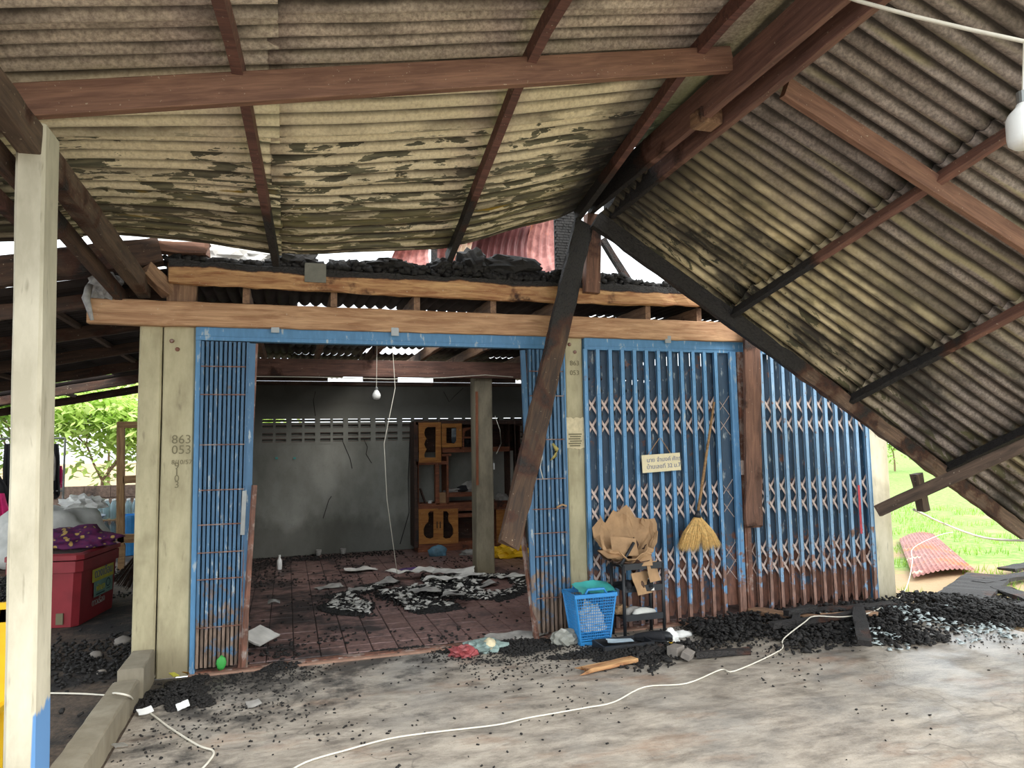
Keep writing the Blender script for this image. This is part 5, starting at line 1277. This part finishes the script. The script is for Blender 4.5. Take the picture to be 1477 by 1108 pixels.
# ================================================================== ROOM CONTENTS
YC = 5.12
cb = thing('wall_cabinet', (3.4, 5.3, 0), 'burnt wooden display cabinet with guitar-shaped door windows against the rear wall', 'cabinet')
def C2(px, py): q = A(px, py, YC); return (q.x, q.z)
def board(px0, py0, px1, py1, name='shelf', mat='cab_edge', d=.38, y=YC, par=None):
    x0_, z1_ = C2(px0, py0); x1_, z0_ = C2(px1, py1); return MB().box((x0_, y, z0_), (x1_, y + d, z1_)).build(name, mat, par or cb)
board(597, 609, 604, 790, 'side_panel', 'cab_dark'); board(600, 607, 752, 611.5, 'top_panel', 'cab_dark')
board(600, 666, 644, 670); board(638, 646, 736, 651); board(603, 727.5, 752, 733, 'worktop'); board(648, 711, 692, 715.5, 'shelf'); board(660, 741.5, 692, 745, 'shelf'); board(603, 785, 752, 790, 'bottom_panel'); board(606, 789, 752, 799, 'plinth', 'cab_dark', .34, YC + .03)
board(602, 670, 604.5, 728, 'upright', 'cab_edge'); board(628, 670, 634, 728, 'upright', 'cab_edge', .10); board(644, 657, 647.5, 728, 'upright', 'cab_edge'); board(637, 655, 651, 658, 'shelf'); board(660, 733, 661.5, 786, 'upright', 'cab_edge'); board(716, 733, 718, 786, 'upright', 'cab_edge'); board(750, 611, 753, 790, 'side_panel', 'cab_dark'); board(663, 611, 665.5, 648, 'upright', 'cab_dark'); board(734, 611, 737, 728, 'upright', 'cab_dark', .3); board(665, 630, 690, 632, 'shelf')
board(661, 746, 716, 785, 'back_panel', 'cab_dark', .012, YC + .36); board(604, 733, 660, 785, 'back_panel', 'cab_dark', .012, YC + .36); board(604, 611, 752, 650, 'back_panel', 'cab_dark', .012, YC + .36)
def rectp(px0, py0, px1, py1): (a, b), (c_, d) = C2(px0, py1), C2(px1, py0); return [(a, b), (c_, b), (c_, d), (a, d)]
def pxs(l): return [C2(*p) for p in l]
wavy = [(628, 616), (628, 660), (612.5, 660), (611.5, 656), (613.5, 651), (615, 648), (613, 645), (611.5, 641), (613, 636), (615, 633), (612.5, 629), (611.5, 624), (613, 619), (616, 616)]
d1 = shape2d('door', rectp(604, 609.5, 635.5, 667.5), [pxs(wavy)], .02, 'cab', cb, YC - .022)
d2 = shape2d('door', rectp(637, 611, 665.5, 645.5), [pxs([(643.5, 617), (658, 617), (658, 636), (655, 640), (643.5, 639)])], .02, 'cab', cb, YC - .022)
x0_, z0_ = C2(651, 639); x1_, z1_ = C2(658, 618); MB().box((x0_, YC - .008, z0_), (x1_, YC - .004, z1_)).build('mirror_shard', 'mirror', d2)
guL = [(625, 737), (625, 775), (621, 777), (615, 776), (611, 771), (610.5, 763), (613, 757), (617, 753), (618, 747), (617, 741), (620, 737)]
def mir(l, c_): return [(2 * c_ - x, y) for x, y in l]
d3 = shape2d('door', rectp(604, 733.5, 632, 785), [pxs(guL)], .02, 'cab', cb, YC - .022); d4 = shape2d('door', rectp(632.5, 733.5, 660, 785), [pxs(mir(guL, 632))], .02, 'cab', cb, YC - .022)
d5 = shape2d('door', rectp(716, 733.5, 750, 785), [pxs([(x + 113, y) for x, y in guL])], .02, 'cab', cb, YC - .022)
for d_, px in ((d3, 630), (d4, 634.5)):
    x, z = C2(px, 757); MB().box((x - .006, YC - .04, z - .05), (x + .006, YC - .022, z + .05)).build('handle', 'wood_dark', d_)
x, z = C2(662.5, 621); MB().lathe([(.008, 0), (.008, .01)], (x, YC - .03, z), 8).build('knob', 'steel', d2)
arch = [(667, 648), (667, 618), (690, 615), (690, 620), (680, 617.5), (671, 622), (669, 630), (669, 648)]
shape2d('arch_trim', pxs(arch), [], .015, 'cab_edge', cb, YC - .015)
# things on shelves
for k, (px, py, w2, h2, d2_, mt, nm, lab) in enumerate(((640, 727, .05, .17, .1, 'kraft', 'small_box', 'small tan box standing in the cabinet between the uprights'), (622, 727, .05, .04, .05, 'white', 'small_cup', 'tiny white cup on the cabinet worktop'), (655, 711, .14, .04, .15, 'greypaper', 'paper_stack', 'pale papers on the television shelf of the cabinet'),
        (672, 711, .10, .07, .12, 'blackcloth', 'burnt_heap', 'dark burnt heap on the television shelf'), (683, 711, .14, .12, .14, 'greypaper', 'burnt_papers', 'grey burnt papers nearest the post on the television shelf'), (729, 727, .1, .1, .1, 'greypaper', 'burnt_papers', 'grey burnt papers on the cabinet worktop behind the leaning board'), (676, 645, .12, .10, .1, 'blackcloth', 'burnt_heap', 'dark burnt heap in the arched upper niche'))):
    x, z = C2(px, py); 
    if nm in ('small_box',): o = MB().box((x - w2, YC + .08, z + .002), (x + w2, YC + .18, z + h2)).build(nm, mt)
    elif nm == 'small_cup': o = MB().lathe([(.03, 0), (.04, .04), (.034, .04), (.026, .01)], (x, YC + .1, z + .004), 12).build(nm, mt)
    else: o = crumple(nm, (x, YC + .16, z + .006), (w2, .1, h2), mt, None, 90 + k, .5, 3, 2, sharp=True)
    tag(o, lab, 'box' if 'box' in nm else 'cup' if 'cup' in nm else 'papers' if 'paper' in nm else 'rubble')
a = A(606, 705, YC + .1); b = A(614, 727, YC + .1); beam('loose_board', a, b, .02, .10, 'cab_dark', 'dark slat leaning inside the left cabinet compartment', 'slat', up=(0, 1, 0))
# other shelf behind the right leaf: dark wire stand
ws = thing('wire_stand', (4.3, 4.6, 0), 'dark wire stand behind the inner post, beside the cabinet', 'stand')
for (x, y) in ((4.05, 4.5), (4.45, 4.5), (4.05, 4.9), (4.45, 4.9)): MB().tube([(x, y, 0), (x, y, 2.0)], .010, 6).build('upright', 'cab_dark', ws)
for z in (.5, 1.0, 1.45, 1.9):
    MB().box((4.04, 4.49, z), (4.46, 4.91, z + .015)).build('shelf', 'cab_dark', ws)
o = crumple('dried_flowers', (4.25, 4.7, 1.465), (.14, .1, .14), plain('dull_magenta', (110, 50, 70)), None, 55, .8, 5, 3, sharp=True); tag(o, 'dull pink dried flowers on the wire stand', 'flowers')
# packet, yellow bag, bottle, cups
q = G(629, 802, 0); pk = crumple('snack_packet', (q.x, q.y - .1, .014), (.13, .05, .11), plain('blue_print', (90, 130, 150), .5, .4, 14), None, 61, .3, 2, 3); tag(pk, 'blue printed packet at the foot of the cabinet', 'packet')
q = G(738, 802, 0); o = crumple('yellow_bag', (q.x - .05, q.y - .2, .014), (.24, .12, .13), 'yellow', None, 62, .7, 3, 3, sharp=True); tag(o, 'yellow plastic bag behind the leaning charred board', 'bag')
q = G(676, 800, 0); o = crumple('white_rag', (q.x - .02, q.y - .1, .014), (.12, .06, .05), 'greypaper', None, 63, .5, 3, 3); tag(o, 'pale rag on the floor left of the inner post', 'rag')
q = G(403, 822, .01); wbt = thing('white_bottle', (q.x, q.y, .012), 'small white bottle standing near the rear wall', 'bottle')
MB().lathe([(.03, 0), (.034, .01), (.034, .12), (.016, .15), (.014, .16)], (q.x, q.y, .012), 12).build('body', 'white', wbt, True); MB().lathe([(.016, .16), (.016, .19)], (q.x, q.y, .012), 10).build('cap', 'white', wbt)
for k, (px, py, lab) in enumerate(((459, 802, 'tiny pale cup by the rear wall, nearer the bottle'), (494, 800, 'tiny pale cup by the rear wall, farther right'))):
    q = G(px, py, 0); o = MB().lathe([(.035, 0), (.045, .09), (.04, .09), (.03, .01)], (q.x, q.y - .1, .014), 12).build('cup', 'greypaper', None, True); tag(o, lab, 'cup')
for k, (px, lab) in enumerate(((399, 'small blue plug on the rear wall, on the left'), (425, 'small blue plug on the rear wall, on the right'))):
    q = A(px, 661, 5.58); o = MB().box((q.x - .018, 5.585, q.z - .015), (q.x + .018, 5.599, q.z + .015)).build('wall_plug', 'teal'); tag(o, lab, 'plug')
q = A(712, 673, 2.93); o = MB().box((3.135, 3.0, q.z - .04), (3.165, 3.06, q.z + .04)).build('light_switch', 'white'); tag(o, 'small white switch on the side of the inner post', 'switch')
beam('thin_batten', A(687.5, 565, 2.90), A(688.5, 700, 2.90), .03, .02, 'cab_edge', 'thin reddish batten nailed to the edge of the inner post', 'batten', up=(0, 1, 0))
# bulbs and cables
q = A(543, 575, 2.45); zt_ = A(543, 520, 2.45).z
lb = thing('light_bulb', (q.x, 2.45, q.z), 'white bulb hanging over the doorway inside the room', 'bulb')
MB().lathe([(.004, -.012), (.03, -.008), (.044, .010), (.048, .035), (.042, .058), (.024, .088), (.017, .095)], (q.x, 2.45, q.z), 16).build('globe', 'white', lb, True)
MB().lathe([(.017, .095), (.018, .12), (.010, .13)], (q.x, 2.45, q.z), 12).build('socket', 'steel', lb); MB().tube([(q.x, 2.45, q.z + .12), (q.x + .01, 2.45, 2.95)], .003, 5).build('wire', 'cable', lb)
o = MB().tube([A(566, 500, 2.3), A(570, 560, 2.3), A(554, 640, 2.2), A(558, 720, 2.15), A(573, 828, 2.1)], .004, 5).build('cord', 'cable', None, True); tag(o, 'long pale cord hanging through the burnt room to the litter', 'cord')
o = MB().tube([A(355, 543, 2.84), A(450, 544, 2.84), A(560, 547, 2.84), A(640, 545, 2.84), A(700, 541, 2.84), A(740, 544, 2.84)], .005, 5).build('electric_cable', 'cable'); tag(o, 'thin pale cable running along the inner timber beam', 'cable')
o = MB().tube([A(714, 600, 2.9), A(721, 620, 2.9), A(723, 640, 2.9), A(716, 655, 2.9)], .004, 5).build('electric_cable', 'cable', None, True); tag(o, 'loose white cable loop beside the inner post', 'cable')
o = MB().tube([A(592, 610, 5.55), A(589, 690, 5.55), A(590, 740, 5.55), A(577, 785, 5.55)], .006, 5).build('electric_cable', 'blackcloth', None, True); tag(o, 'dark cable hanging on the rear wall left of the cabinet', 'cable')
q = A(1480, 182, -3.6)
lb = thing('light_bulb', (q.x, -3.6, q.z), 'large white bulb hanging close to the viewer under the right roof slope', 'bulb')
s_ = .0026
MB().lathe([(.002, -.092), (.05, -.088), (.068, -.072), (.072, -.05), (.072, .03), (.062, .055), (.034, .085), (.028, .098)], (q.x, -3.6, q.z), 24).build('globe', 'white', lb, True)
MB().lathe([(.028, .098), (.026, .15), (.01, .155)], (q.x, -3.6, q.z), 16).build('socket', 'steel', lb)
text('LED BULB', .016, T(q.x - .058, -3.672, q.z + .028) @ Matrix.Rotation(-.35, 4, 'Z') @ RX, 'inkgrey', lb)
MB().tube([(q.x, -3.6, q.z + .15), A(1478, 62, -3.6)], .006, 6).build('wire', 'cable', lb)
q = A(1478, 60, -3.6)
o = MB().tube([A(1180, -18, -3.1), A(1240, 2, -3.2), A(1320, 24, -3.35), A(1400, 43, -3.45), q, q + Vector((.5, -.3, .05))], .009, 7).build('overhead_cable', 'cable', None, True); tag(o, 'white cable strung under the roof to the large bulb', 'cable')
def smooth(pts, k=5):
    out_ = []; P_l = [pts[0]] + pts + [pts[-1]]
    for i in range(1, len(P_l) - 2):
        for j in range(k):
            t = j / k; a_, b__, c__, d__ = P_l[i - 1], P_l[i], P_l[i + 1], P_l[i + 2]
            out_.append(.5 * ((2 * b__) + (c__ - a_) * t + (2 * a_ - 5 * b__ + 4 * c__ - d__) * t * t + (3 * b__ - a_ - 3 * c__ + d__) * t ** 3))
    return out_ + [pts[-1]]
g = lambda px, py, z=.008: G(px, py, z)
o = MB().tube(smooth([g(1375, 768, -.02), g(1355, 772, .1), g(1318, 790, .08), g(1316, 810, .05), g(1310, 840, .03), g(1298, 862, .05), g(1278, 872, .06), g(1255, 884, .10), g(1215, 890, .12), g(1175, 889, .14), g(1160, 898, .11), g(1130, 922, .05), g(1125, 938, .012), g(1060, 968), g(1040, 966), g(990, 986), g(930, 991), g(885, 1013), g(845, 1021), g(800, 1029), g(760, 1036), g(715, 1046), g(620, 1057), g(560, 1066), g(500, 1082), g(440, 1100), g(400, 1125)]), .005, 6).build('extension_cable', 'cable', None, True); tag(o, 'long white cable winding across the slab and over the heap', 'cable')
o = MB().tube(smooth([g(-20, 1000, .01), g(70, 1000, .01), g(120, 1001, .01), g(155, 1003, .01), G(165, 1000, .17), G(186, 1004, .17), g(196, 1014), g(225, 1035), g(245, 1050), g(285, 1075), g(308, 1084), g(300, 1100), g(285, 1115)]), .006, 6).build('extension_cable', 'cable', None, True); tag(o, 'white cable crossing the low curb near the front post', 'cable')
o = MB().tube(smooth([A(1318, 735, -.3), G(1360, 755, .4), G(1420, 776, .5), G(1520, 780, .8)]), .012, 6).build('sagging_wire', 'cable', None, True); tag(o, 'thin pale wire sagging over the lawn', 'wire')
